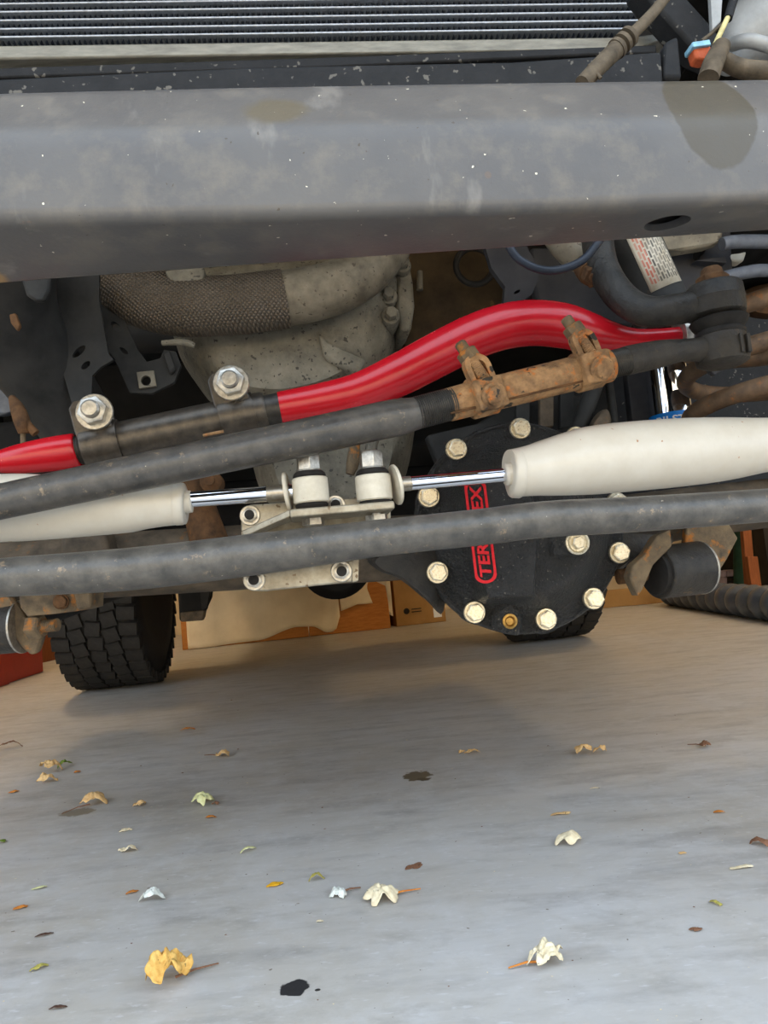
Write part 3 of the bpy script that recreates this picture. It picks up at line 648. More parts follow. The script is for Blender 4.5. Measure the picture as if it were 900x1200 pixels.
b = MB(); b.vt([(100, 526.5, TC, 22), (103, 525.8, TC, 23.5), (309, 482.6, TC, 23.5), (312, 482, TC, 22)], sub=1, n=40); sv = build(b, 'sleeve', m_blacksleeve, t, label='satin black turnbuckle sleeve')
b = MB(); b.vt([(238, 510.4, TC - .0215, 1.9), (262, 505.4, TC - .0215, 1.9)], sub=1, n=8); build(b, 'slot', m_rust, sv)
dT = dep(200, 500, TC) / FPX
tax = (V(300, 484.6, TC) - V(100, 526.5, TC)).normalized(); tup = (Z - tax * Z.dot(tax)).normalized(); tfr = tax.cross(tup)
if tfr.dot(VY) > 0: tfr = -tfr
def tclamp(cx, cy, bx, by):
    d = dT; P = V(cx, cy, TC); R0 = 26.5 * d
    b = MB(); b.lathe(P - tax * 21 * d, tax, [(0, R0 * .98), (1.5 * d, R0), (40 * d, R0), (41.5 * d, R0 * .98)], 36); cl = build(b, 'clamp', m_blacksleeve, t, label='black clamp band')
    for s_, nm in ((1, 'front_ear'), (-1, 'rear_ear')):
        b = MB(); pr = [(-21, -4), (21, -4), (20, 18), (17, 44), (12, 51), (-14, 51), (-20, 44), (-22, 18)]
        base = P + tfr * (s_ * 13 * d + (9 * d if s_ > 0 else 0))
        b.prism([base + tax * x * d - tax * y * d * .12 + tup * y * d * 1.0 for x, y in pr], -tfr * 5 * d); build(b, nm, m_blacksleeve, cl, .0015)
    B = V(bx, by, TC - .0205); B = P + tup * (B - P).dot(tup) + tax * (B - P).dot(tax) + tfr * 22 * d
    b = MB(); b.lathe(B, tfr, [(0, 20.5 * d), (2.5 * d, 21 * d), (4 * d, 20 * d)], 32); wsh = build(b, 'washer', m_zinc, cl)
    b = MB(); b.hexa(B + tfr * 4 * d, tfr, 16.5 * d, 11 * d); build(b, 'nut', m_zinc, cl, .0004)
    b = MB(); b.lathe(B + tfr * 14 * d, tfr, [(0, 10 * d), (7 * d, 10 * d), (9 * d, 8 * d), (9.2 * d, 2 * d)], 24); build(b, 'bolt_end', m_zinc, cl)
    b = MB(); b.lathe(B - tfr * 45 * d, tfr, [(0, 10 * d), (45 * d, 10 * d)], 16); build(b, 'bolt_shank', m_zinc, cl)
    H = P + tfr * 22.5 * d + tup * ((B - P).dot(tup) - 27 * d) + tax * ((B - P).dot(tax) + 5 * d)
    b = MB(); b.lathe(H, tfr, [(-.001, 7 * d), (1.2 * d, 7 * d), (1.4 * d, 6 * d), (.2 * d, 4.6 * d), (-.5 * d, 1 * d)], 20); build(b, 'dimple', m_blacksleeve, cl)
tclamp(122, 521.5, 111, 483); tclamp(280, 489, 271, 449)

# ================================================================== TIE ROD
t = thing('tie_rod', 'thick dusty black tie rod spanning under the stabilizers', 'steering rod', V(450, 655, .63))
b = MB(); b.vt([(-420, 716, .63, 23), (-100, 686, .63, 23), (0, 677, .63, 23), (150, 667, .63, 25), (300, 649.5, .63, 24.5), (440, 631, .63, 21.8), (560, 618, .63, 21.5), (640, 608.5, .63, 21.5), (740, 603, .63, 21), (900, 592, .63, 19.5), (1000, 584, .63, 19), (1350, 560, .63, 17)], sub=5, n=40); build(b, 'tube', m_tube2, t)

# ================================================================== STABILIZERS
def stab(label, body, cap, rod, fer, disc, eye, nut_y, side):
    t = thing('steering_stabilizer', label, 'stabilizer', V(body[0][0], body[0][1] + 40, body[0][2]), 'twin white steering stabilizers')
    b = MB(); b.vt(body, sub=5, n=40); bd_ = build(b, 'body', m_cream, t)
    b = MB(); b.vt(cap, sub=1, n=36); build(b, 'end_cap', m_cream, bd_, .0012)
    e_ = body[0]; b = MB(); dx = (body[1][0] - body[0][0]) / abs(body[1][0] - body[0][0]); b.vt([(e_[0] - 1.5 * dx, e_[1], e_[2], e_[3] - 2.5), (e_[0] - .5 * dx, e_[1], e_[2], e_[3] - .3), (e_[0] + 1.5 * dx, e_[1], e_[2], e_[3] + .9), (e_[0] + 9 * dx, e_[1], e_[2], e_[3] + 1.4), (e_[0] + 11 * dx, e_[1], e_[2], e_[3] + .3)], sub=1, n=40); build(b, 'crimp_ring', m_cream, bd_, ang=50)
    b = MB(); b.vt(rod, sub=1, n=24); build(b, 'rod', m_chrome, t, label='polished chrome rod')
    b = MB(); b.vt(fer, sub=1, n=24); build(b, 'ferrule', m_ferrule, t, .0006)
    x, y, c, r = disc; p = V(x, y, c); ax = (V(*rod[-1][:3]) - V(*rod[0][:3])).normalized(); d = dep(x, y, c) / FPX
    ax = (ax + Z * .10 * side).normalized()
    b = MB(); b.lathe(p - ax * 2 * d, ax, [(0, r * d * .98), (1 * d, r * d), (3 * d, r * d), (4 * d, r * d * .95)], 32); build(b, 'shield_disc', m_creambush, t)
    x, y, c = eye; d = dep(x, y, c) / FPX; p = V(x, y, c)
    b = MB(); b.lathe(p - Z * 15 * d, Z, [(0, 19.5 * d), (1.5 * d, 21 * d), (15 * d, 21.3 * d), (28.5 * d, 21 * d), (30 * d, 19.5 * d)], 36); ey = build(b, 'bushing_eye', m_creambush, t)
    for z0, s_ in ((15, 1), (-15, -1)):
        b = MB(); b.lathe(p + Z * z0 * d, Z * s_, [(-1 * d, 17 * d), (2 * d, 19.5 * d), (5 * d, 18.5 * d), (8 * d, 15 * d)], 32); build(b, 'rubber_bushing', m_rubber, ey)
    b = MB(); b.lathe(p + Z * 21.5 * d, Z, [(0, 15 * d), (1.5 * d, 15.5 * d), (3 * d, 15 * d)], 28); build(b, 'washer', m_zinc, t)
    b = MB(); b.hexa(p + Z * 24 * d, Z, 14.5 * d, 20 * d, .22); b.lathe(p + Z * 42 * d, Z, [(0, 9 * d), (3 * d, 8 * d)], 18); build(b, 'nut', m_zinc, t, .0006)
    b = MB(); b.lathe(p - Z * 36 * d, Z, [(0, 7 * d), (60 * d, 7 * d)], 18); build(b, 'bolt_shank', m_zinc, t)
    b = MB(); b.hexa(p - Z * 32 * d, -Z, 13.5 * d, 9.5 * d, .1); build(b, 'bolt_head', m_zinc, t)
    return t
SC = .70
stab('white steering stabilizer whose body passes behind the black drag link',
     [(216, 590.5, .683, 24), (196, 591.5, .684, 25), (172, 592, .685, 28), (150, 592.5, .686, 32), (110, 593, .69, 35), (50, 594.5, .694, 38.5), (0, 595.5, .697, 40), (-160, 602, .70, 40), (-190, 603, .70, 36)],
     [(225, 587.5, .6825, 11), (224, 587.6, .6825, 13), (216, 588.5, .683, 13.5)],
     [(214, 586, .683, 9.3), (345, 576.5, .672, 9.3)], [(313, 579, .675, 9.8), (340, 577, .672, 9.8)], (337, 577, .672, 24), (364, 575, .665), 541, 1)
stab('white steering stabilizer whose rod crosses the black differential cover',
     [(599, 554.8, .684, 28), (622, 551.5, .686, 30), (645, 547.5, .688, 34), (690, 540, .69, 40), (740, 535, .695, 41), (800, 530, .70, 40), (850, 526, .705, 37), (900, 521, .71, 31.5), (960, 514, .715, 29), (1040, 507, .72, 28)],
     [(591.5, 556.6, .683, 11), (592.5, 556.5, .683, 13), (600, 555.5, .684, 13.5)],
     [(470, 567.5, .668, 8.3), (600, 555.8, .684, 8.3)], [(466, 567.8, .667, 8.8), (481, 566.5, .669, 8.8)], (464, 568, .667, 24), (438, 572, .664), 537, 1)

# bracket that carries both eyes
t = thing('stabilizer_bracket', 'zinc stabilizer bracket bolted round the tie rod with four nuts', 'bracket', V(350, 690, .66))
b = MB()
sh = [V(345, 601, .645), V(462, 589, .645), V(462, 589, .645) + VY * .04, V(345, 601, .645) + VY * .04]
f0 = V(340, 607, .634); f1 = V(463, 596, .634); zz = (f0.z + f1.z) / 2; f0.z = f1.z = zz
b.prism([f0, f1, f1 + VY * .058, f0 + VY * .058], Z * .0072); build(b, 'shelf', m_plate, t, .0015)
b = MB(); g = V(284, 630, .66); b.prism([f0 + Z * .001, f0 + VY * .05 + Z * .001, g + VY * .03, g], Z * .006); build(b, 'gusset', m_plate, t, .001)
b = MB(); b.plate([(282, 600), (286, 594), (294, 591), (348, 588), (410, 584), (458, 580), (458, 640), (284, 660)], .692, .006); build(b, 'rear_plate', m_plate, t, .001)
b = MB(); b.plate([(286, 670), (415, 656), (413, 682), (310, 693), (297, 692), (288, 686)], .652, .007); build(b, 'lower_plate', m_plate, t, .0015)
b = MB(); b.plate([(413, 640), (421, 640), (420, 681), (413, 683)], .652, .04); build(b, 'side_plate', m_plate, t, .001)
nutm = hexbolt(.0072, .006, 1.32, .3).mesh('flange_nut'); nutm.materials.append(m_zinc)
stm = MB().lathe(O0, Z, [(0, .0045), (.0085, .0045), (.009, .0035)], 20).mesh('stud'); stm.materials.append(m_rubber)
for x, y, c in ((293, 604, .692), (393, 592, .692), (298, 679.5, .652), (400, 669.5, .652)):
    n_ = put(nutm, 'flange_nut', t, V(x, y, c), -VY); put(stm, 'stud', n_, V(x, y, c), -VY)
    n_.children[0].location = (0, 0, 0); n_.children[0].rotation_quaternion = (1, 0, 0, 0)

# ================================================================== FRONT AXLE + DIFF COVER
AC = .90
t = thing('front_axle', 'black front axle with round bolted differential cover lettered in red', 'axle', V(610, 740, AC + .05))
O = V(609, 618, AC); dA = dep(609, 618, AC) / FPX
def uvp(px, py, h=0):                    # pixel on the cover plane -> cover coordinates
    p = V(px, py, AC - h) - O; return p.dot(VX), p.dot(Z)
RO = 124 * dA
bolts = [(607, 504), (533, 528), (501, 583), (511, 671), (554, 717), (637, 725), (692, 701), (722, 648), (719, 590), (672, 514)]
bu = [uvp(*q) for q in bolts]; plug = uvp(676, 636, .056); drain = uvp(597, 728, .025); RIBX = uvp(589, 620, .062)[0]; RIBB = uvp(590, 704, .062)[1]
def sst(a, b_, x):
    x = max(0, min(1, (x - a) / (b_ - a))); return x * x * (3 - 2 * x)
ribc = [uvp(553, 540), uvp(574, 560), uvp(590, 620), uvp(597, 690)]
def height(u, v):
    rr = math.hypot(u, v) / RO
    h = .004 + .0035 * sst(.955, .975, rr) * (1 - sst(.99, 1.0, rr)) + .040 * (1 - sst(.55, .90, rr)) + .012 * (1 - sst(0, .6, rr))
    # vertical raised rib carrying the logo
    cx = RIBX + (-v) * .03
    hw = .0415 * (1 - .30 * sst(.0, .09, -v))
    k = (1 - sst(hw - .0025, hw + .0035, abs(u - cx))) * (1 - sst(-RIBB - .006, -RIBB + .008, -v)) * (1 - sst(.06, .085, v))
    plate_h = .062
    h = h * (1 - k) + max(h, plate_h) * k
    # neck down to the drain plug
    k = (1 - sst(.013, .021, math.hypot(u - drain[0], (v - drain[1]) * .7))); h = max(h, .004 + .022 * k)
    # filler boss
    bx, by = plug; k = (1 - sst(.020, .0235, abs(u - bx + .009))) * (1 - sst(.016, .0195, abs(v - by - .004))) ; h = max(h, .056 * k + h * (1 - k))
    for a, c_ in bu:
        q = math.hypot(u - a, v - c_)
        if q < .03:
            k = 1 - sst(.0125, .0165, q); h = h * (1 - k) + .008 * k
    return h
b = MB(); NR, NA = 64, 200; vs = []; fs = []
for i in range(NR + 1):
    f = i / NR
    for k in range(NA):
        a = 2 * PI * k / NA; rr = RO
        for e, g_ in bu:
            da = abs((math.atan2(g_, e) - a + PI) % (2 * PI) - PI); rr = max(rr, RO + .0025 * (1 - sst(.02, .13, da)))
        u, v = math.cos(a) * rr * max(f, .003), math.sin(a) * rr * max(f, .003)
        vs.append(O + VX * u + Z * v - VY * height(u, v))
for i in range(NR):
    for k in range(NA): fs.append((i * NA + k, (i + 1) * NA + k, (i + 1) * NA + (k + 1) % NA, i * NA + (k + 1) % NA))
fs.append(tuple(range(NA)))
o_ = len(vs)
for k in range(NA): vs.append(vs[NR * NA + k] + VY * (.010 + (height(0, RO * 1.0)) ))
for k in range(NA): fs.append((NR * NA + k, o_ + k, o_ + (k + 1) % NA, NR * NA + (k + 1) % NA))
fs.append(tuple(o_ + k for k in range(NA)))
b.add(vs, fs); cover = build(b, 'differential_cover', m_cover, t, ang=50)
bm_ = hexbolt(10.5 * dA, 11 * dA, 1.22, .3).mesh('cover_bolt'); bm_.materials.append(m_boltsilver)
for i, (u, v) in enumerate(bu): put(bm_, 'cover_bolt', cover, O + VX * u + Z * v - VY * .008, -VY, spin=i * .37)
u, v = plug; b = MB(); P = O + VX * u + Z * v - VY * .056
b.lathe(P, -VY, [(0, 13.5 * dA), (3 * dA, 13.5 * dA), (4 * dA, 11.5 * dA), (2.5 * dA, 9.5 * dA)], 28); b.hexa(P, -VY, 7.5 * dA, 8 * dA); build(b, 'filler_plug', m_boltsilver, cover)
u, v = drain; b = MB(); P = O + VX * u + Z * v - VY * .025
b.lathe(P, -VY, [(0, 8.5 * dA), (3 * dA, 8.5 * dA), (3.5 * dA, 6 * dA), (1 * dA, 4 * dA), (1 * dA, 1 * dA)], 24); build(b, 'drain_plug', m_brass, cover, label='brass drain plug')
# red lettering: rises from T at the bottom to X at the top
LO = O - VY * .0632
def onplate(px, py): D = ray(px, py); return CAM + D * ((LO - CAM).dot(VY) / D.dot(VY))
pb, pt = onplate(569.5, 676), onplate(556.5, 569)
tm = text_mesh('TERAFLEX', .12, .028, .03); xs = [v.co.x for v in tm.vertices]; ys = [v.co.y for v in tm.vertices]
x0, x1, y0, y1 = min(xs), max(xs), min(ys), max(ys); axl = (pt - pb); Ln = axl.length; axl.normalize(); axw = axl.cross(VY).normalized()
if axw.dot(VX) > 0: axw = -axw
off = wloc(cover); hw = 13.5 * dA * .94
pos = []
for v in tm.vertices: pos.append(pb + axl * ((v.co.x - x0) / (x1 - x0) * Ln) + axw * (((v.co.y - y0) / (y1 - y0) - .5) * hw) - VY * (v.co.z * .02) - off)
for v, p in zip(tm.vertices, pos): v.co = p
tm.materials.append(m_logo); o = bpy.data.objects.new('red_lettering', tm); COL.objects.link(o); o.parent = cover; o['label'] = 'raised red letters'
b = MB(); st_ = []; hw2 = 12.0 * dA; e0 = pb - axl * (-2 * dA); e1 = pt - axl * 2 * dA
for k in range(17):
    a = PI * k / 16; st_.append(e0 + axw * math.cos(a) * hw2 - axl * math.sin(a) * hw2 * .75)
for k in range(17):
    a = PI * k / 16; st_.append(e1 - axw * math.cos(a) * hw2 + axl * math.sin(a) * hw2 * .75)
cen = (e0 + e1) / 2
inn = []
for p in st_:
    q = p - cen; ql = q.dot(axl); qw = q.dot(axw); inn.append(cen + axl * (ql - math.copysign(min(abs(ql), 3 * dA), ql)) + axw * qw * .76)
b.prism(st_, -VY * .0006, [inn]); build(b, 'red_outline', m_logo, cover)
# axle housing, tubes and brackets
b = MB(); b.lathe(O + VY * .008, VY, [(0, RO * .97), (.03, RO * .98), (.04, RO * .9), (.10, RO * .72), (.2, RO * .45)], 48); build(b, 'carrier_housing', m_castiron, t)
b = lump(smoothpoly([(425, 652), (450, 640), (520, 630), (520, 716), (500, 704), (470, 680), (440, 668)]), AC - .01, AC + .10, .3); build(b, 'housing_neck', m_castiron, t, ang=60)
b = lump(smoothpoly([(700, 620), (760, 618), (790, 624), (784, 640), (750, 652), (722, 672), (700, 680)]), AC + .0, AC + .09, .3); build(b, 'housing_neck', m_castiron, t, ang=60)
AY = AC + .06
b = MB(); b.vt([(-200, 682, AY, 38), (500, 640, AY, 38)], sub=1, n=32); build(b, 'axle_tube', m_axle, t)
b = MB(); b.vt([(690, 622, AY, 36), (800, 602, AY, 30), (1000, 578, AY, 28)], sub=4, n=32); build(b, 'axle_tube', m_axle, t)
b = MB(); p = V(247, 564, .88); b.lathe(p, -VY, [(-.03, .013), (.0, .013), (.002, .011), (.004, .006), (.014, .006)], 20); build(b, 'mount_bushing', m_rustdark, t)
b = MB(); b.vt([(225, 560, .93, 20), (232, 590, .93, 19), (244, 630, .93, 22), (252, 660, .93, 26)], sub=4, n=20); build(b, 'mount_column', m_rustdark, t)
b = MB(); b.plate([(70, 620), (120, 615), (130, 655), (70, 660)], .88, .05); build(b, 'mount_block', m_axle, t, .006)
# right lower control arm mount
b = MB(); b.plate([(741, 684), (738, 676), (742, 662), (756, 650), (770, 628), (786, 620), (788, 640), (766, 662), (754, 690), (748, 699)], .86, .02); build(b, 'mount_plate', m_rustgray, t, .002)
b = MB(); b.plate([(806, 610), (852, 610), (865, 631), (853, 654), (838, 678), (830, 696), (818, 698), (800, 660)], .905, .012); build(b, 'mount_plate', m_rustgray, t, .002)
b = MB(); b.vt([(724, 676, .90, 9), (760, 672, .90, 9)], sub=1, n=18); build(b, 'mount_bolt', m_rustdark, t)
# left lower control arm mount
b = MB(); b.plate([(20, 680), (108, 676), (106, 712), (92, 716), (60, 720), (32, 722), (24, 712)], .84, .05); build(b, 'mount_cup', m_rustgray, t, .005)
b = MB(); b.plate([(84, 684), (106, 682), (107, 712), (90, 715)], .83, .02); build(b, 'mount_cup_lip', m_rustgray, t, .003)
b = MB(); P = V(72, 705, .838); b.hexa(P, -VY, 6.8 * dA, 6 * dA); b.lathe(P, -VY, [(0, 8 * dA), (2 * dA, 8 * dA)], 16); build(b, 'mount_bolt', m_rustdark, t)
b = MB(); b.plate([(-60, 690), (14, 700), (28, 722), (40, 734), (52, 730), (50, 748), (44, 765), (36, 768), (26, 760), (8, 734), (-60, 700)], .87, .012); build(b, 'mount_plate', m_rustgray, t, .003)
b = MB(); P = V(36, 735, .86); ax = (VX * .96 - VY * .25).normalized(); b.hexa(P, ax, 13 * dA, 14 * dA)
prof = []
for k in range(10): prof += [(14 * dA + k * 1.7 * dA, 6.2 * dA), (14 * dA + (k + .5) * 1.7 * dA, 6.8 * dA)]
b.lathe(P, ax, prof, 16); build(b, 'mount_bolt', m_rustgray, t)
# control arms (right and left)
def carm(label, A, B, rpx, rubber_at, far):
    t = thing('lower_control_arm', label, 'control arm', V(A[0], A[1] + rpx, A[2]))
    b = MB(); b.vt([A + (rpx,), B + (rpx,)], sub=1, n=40); o = build(b, 'bushing_sleeve', m_castiron, t, .0015)
    d = dep(A[0], A[1], A[2]) / FPX; ax = (V(*B) - V(*A)).normalized()
    b = MB(); b.lathe(V(*B), ax, [(-2 * d, rpx * d * 1.005), (-1 * d, rpx * d * 1.04), (1 * d, rpx * d * 1.03)], 40); build(b, 'sleeve_lip', m_zinc, t)
    b = MB(); b.lathe(V(*A), -ax, [(-2 * d, rpx * d * .86), (5 * d, rpx * d * .82), (6 * d, rpx * d * .5)], 32); build(b, 'rubber_bushing', m_rubber, t)
    b = MB(); b.tube([V(*A).lerp(V(*B), .5), V(*A).lerp(V(*B), .5) + far], .02, 18); build(b, 'arm_tube', m_dark, t)
carm('black control arm bushing in a rusty bracket beside the differential cover', (770, 671, .885), (820, 665, .90), 31, 0, VY * .9 + Z * .06)
carm('black control arm bushing above the red toolbox', (-60, 742, .90), (26, 734, .885), 30, 0, VY * .9 + Z * .06)
# dark links behind the stabilizer, right of the cover top
t = thing('axle_upper_link', 'dark steel upper links and dusty joint behind the rusty sleeve', 'suspension link', V(680, 530, 1.05))
b = MB(); b.vt([(706, 430, 1.0, 9), (690, 470, 1.0, 10), (668, 530, 1.0, 10)], sub=3, n=14); build(b, 'link', m_frame, t)
b = MB(); b.vt([(712, 440, 1.02, 5), (718, 480, 1.02, 5), (722, 530, 1.02, 5)], sub=2, n=12); build(b, 'link', m_frame, t)
b = lump(smoothpoly([(690, 500), (700, 484), (712, 480), (716, 496), (708, 512), (694, 514)]), .97, 1.0, .4, 4); build(b, 'joint', m_axle, t, ang=60)
b = MB(); b.plate([(500, 510), (560, 496), (600, 470), (640, 462), (690, 462), (660, 530), (520, 560)], 1.08, .03); build(b, 'cast_plate', m_frame, t, .004)
for x in (612, 640, 664):
    b = MB(); b.plate([(x - 7, 455), (x + 9, 452), (x + 9, 500), (x - 7, 502)], 1.04, .012); build(b, 'rib', m_axle if x == 640 else m_frame, t, .002)
b = MB(); b.plate([(734, 430), (758, 428), (770, 540), (746, 540)], 1.16, .02); build(b, 'strut', m_framegray, t, .003)
# white linkage above the stabilizer bracket
t = thing('pan_bracket', 'pale alloy strut and rusty clip behind the stabilizer bolts', 'bracket', V(440, 560, 1.0))
b = MB(); b.vt([(446, 500, 1.0, 6), (436, 520, 1.0, 7), (432, 560, 1.0, 7)], sub=3, n=12); build(b, 'strut', m_alu, t)
b = MB(); b.vt([(416, 520, 1.0, 6), (414, 540, 1.0, 8), (410, 556, 1.0, 5)], sub=3, n=12); build(b, 'clip', m_rustgray, t)

# ================================================================== SPRING + SHOCK + SWAY BAR (RIGHT)
t = thing('coil_spring', 'rusty brown coil spring beside the ball joint', 'spring', V(900, 520, .98))
CS = V(916, 498, 1.0); pts = []
sr = rad(905, 450, 1.0, 97); pitch = rad(905, 450, 1.0, 46)
for k in range(int(3.3 * 48) + 1):
    a = 2 * PI * k / 48; pts.append(CS + VX * (sr * math.cos(a + 2.6)) + VY * (sr * math.sin(a + 2.6)) + Z * (pitch * (a / (2 * PI)) - .03))
b = MB(); b.tube(pts, rad(905, 450, .95, 10.8), 14); build(b, 'coil', m_spring, t)
b = MB(); b.lathe(CS - Z * .045, Z, [(0, sr * 1.1), (.008, sr * 1.12), (.016, sr * .7)], 36); build(b, 'spring_seat', m_axle, t)
t = thing('shock_absorber', 'chrome shock absorber tube with blue printed label behind the spring', 'shock absorber', V(795, 560, 1.15))
A_, B_ = V(776, 400, 1.15), V(797, 570, 1.15); rs = rad(785, 470, 1.15, 24)
b = MB(); b.tube([A_, B_], rs, 36); build(b, 'tube', m_chrome, t)
sx_ = (B_ - A_).normalized(); b = MB(); l0 = V(785.5, 486, 1.15); l1 = V(789.5, 512, 1.15); b.tube([l0, l1], rs * 1.012, 36, caps=True); lab = build(b, 'label', m_blue, t, label='blue wrap label')
tm = text_mesh('BILSTEIN', 0, .02, .02); xs = [v.co.x for v in tm.vertices]; x0, x1 = min(xs), max(xs)
e2 = (-VY - sx_ * (-VY).dot(sx_)).normalized(); e1 = e2.cross(sx_)
if e1.dot(VX) < 0: e1 = -e1
tb = V(787, 499, 1.15); tb = l0 + sx_ * (tb - l0).dot(sx_); off = wloc(lab); hh = rad(785, 490, 1.15, 8.5)
for v in tm.vertices:
    a = ((v.co.x - x0) / (x1 - x0) - .5) * 2.2 - .05
    v.co = tb - sx_ * (v.co.y / .72 * hh) + (e2 * math.cos(a) + e1 * math.sin(a)) * (rs * 1.02 + v.co.z * .01) - off
tm.materials.append(m_white); o = bpy.data.objects.new('lettering', tm); COL.objects.link(o); o.parent = lab
t = thing('sway_bar', 'dusty blue-grey bars running right behind the pitman arm nut', 'sway bar', V(880, 330, .86))
b = MB(); b.vt([(846, 286, .86, 7.5), (870, 283, .86, 8), (960, 284, .86, 8), (1120, 284, .86, 8)], sub=3, n=20); build(b, 'bar', m_bluebar, t)
b = MB(); b.vt([(848, 325, .865, 7), (875, 319, .865, 7.5), (900, 317, .865, 7.5), (960, 322, .865, 7.5), (1120, 326, .865, 7.5)], sub=3, n=20); build(b, 'bar', m_bluebar, t)
b = MB(); b.plate([(852, 298), (868, 296), (876, 294), (872, 306), (854, 306)], .90, .02); build(b, 'tab', m_creambush, t, .003)
t = thing('spring_tower', 'dark rusty spring tower lumps behind the coil spring', 'vehicle frame', V(890, 400, 1.1))
b = lump(smoothpoly([(866, 352), (880, 336), (920, 330), (950, 350), (940, 372), (880, 372)]), 1.0, 1.1, .3); build(b, 'cup', m_rustdark, t, ang=60)
b = MB(); b.plate([(690, 380), (840, 280), (990, 270), (990, 600), (690, 600)], 1.32, .03); build(b, 'added_dark_panel', m_blackplastic, t, .01)  # dark panel added behind the spring, standing in for shade

# ================================================================== REAR AXLE + WHEELS
TR, TW = .405, .27
blk = {}
def blockmesh(w_, l_, h_):
    me = MB().box((0, 0, 0), AX, (w_, l_, h_)).mesh('tread_block', smooth=False); me.materials.append(m_tyre); return me
bl_c = blockmesh(.047, .050, .03); bl_s = blockmesh(.056, .046, .034)
t = thing('rear_axle', 'dark rear axle with two chunky-treaded tyres and round differential', 'axle', G(400, 775))
RAX = t
def wheel(px, py):
    g = G(px, py); c0 = g + Z * TR
    R1 = TR - .014
    prof = [(-TW / 2 + .015, .20), (-TW / 2 - .004, .27), (-TW / 2 - .006, .33), (-TW / 2 + .012, R1 - .012), (-TW / 2 + .03, R1), (TW / 2 - .03, R1), (TW / 2 - .012, R1 - .012), (TW / 2 + .006, .33), (TW / 2 + .004, .27), (TW / 2 - .015, .20)]
    b = MB(); b.lathe(c0, VX, prof, 72); wh = build(b, 'wheel', m_tyre, RAX, ang=50)
    b = MB(); b.lathe(c0, VX, [(-TW / 2 + .02, .21), (-.05, .19), (0, .1), (.06, .1), (TW / 2 - .02, .21)], 40); build(b, 'rim', m_dark, wh)
    N = 44
    for col, (xo, me, ph, tilt) in enumerate(((-.112, bl_s, 0, .12), (-.055, bl_c, .5, -.18), (0, bl_c, .1, .2), (.055, bl_c, .6, -.18), (.112, bl_s, .3, .12))):
        for k in range(N):
            a = 2 * PI * (k + ph) / N
            o = bpy.data.objects.new('tread_block', me); COL.objects.link(o); o.parent = wh
            rr = TR - .0155
            if abs(xo) > .1: rr -= .003
            dirv = VY * math.cos(a) + Z * math.sin(a)
            tang = -VY * math.sin(a) + Z * math.cos(a)
            m3 = Matrix((VX, tang, dirv)).transposed() if True else None
            o.rotation_mode = 'QUATERNION'; o.rotation_quaternion = m3.to_quaternion() @ Matrix.Rotation(tilt, 3, 'Z').to_quaternion()
            o.location = c0 - wloc(RAX) + VX * xo + dirv * rr
    return c0
wl = wheel(146, 803)
wr = wheel(640, 748)
t = RAX
mid = wl.lerp(wr, .5) - Z * .0
b = MB(); b.tube([wl + VX * .13, wr - VX * .13], .042, 24); build(b, 'axle_tube', m_dark, t)
b = MB(); b.lathe(mid - VY * .10 - Z * .02, VY, [(0, .05), (.02, .11), (.08, .145), (.16, .14), (.2, .1)], 36); build(b, 'differential', m_dark, t)
b = MB(); b.plate([(206, 660), (252, 660), (247, 700), (240, 716), (238, 727), (210, 729)], 2.55, .05); build(b, 'shock_mount', m_dark, t, .01)
b = MB(); b.plate([(232, 660), (252, 660), (242, 716), (236, 716)], 2.48, .03); build(b, 'bump_stop', m_rubber, t, .01)
b = MB(); b.plate([(211, 718), (240, 715), (238, 727), (212, 729)], 2.52, .03); build(b, 'lower_clamp', m_axle, t, .004)

# ================================================================== BACKGROUND THINGS
def gbox(name, label, cat, mat, px0, py0, px1, py1, hgt, dpth, group=None, bevel=.004):
    """carton standing on the floor, front edge from one floor point to another"""
    a, c_ = G(px0, py0), G(px1, py1); ex = (c_ - a); Lx = ex.length; ex.normalize(); ey = Z.cross(ex)
    b = MB(); b.box((a + c_) / 2 + ey * dpth / 2 + Z * hgt / 2, (ex, ey, Z), (Lx, dpth, hgt)); 
    o = build(b, name, mat, None, bevel); tag(o, label, cat, group); return a, c_, ex, ey, Lx
t = thing('toolbox', 'red metal toolbox on the floor at the left', 'toolbox', G(20, 797))
a, c_ = G(6, 802), G(51, 787); ex = (c_ - a).normalized(); ey = Z.cross(ex); Lx = (c_ - a).length
def boxat(x0, x1, y0, y1, z0, z1):
    b = MB(); b.box(a + ex * (x0 + x1) / 2 + ey * (y0 + y1) / 2 + Z * (z0 + z1) / 2, (ex, ey, Z), (x1 - x0, y1 - y0, z1 - z0)); return b
build(boxat(0, Lx, 0, .5, 0, .14), 'body', m_toolred, t, .004)
build(boxat(-.006, Lx + .006, -.006, .506, .14, .19), 'lid', m_toolred, t, .006)
build(boxat(-.45, .0, -.02, .5, 0, .175), 'side_tray', m_toolred, t, .004)
gbox('storage_box', 'narrow brown box standing between the toolbox and tyre', 'box', m_woodbrown, 44, 778, 71, 772, .30, .3)
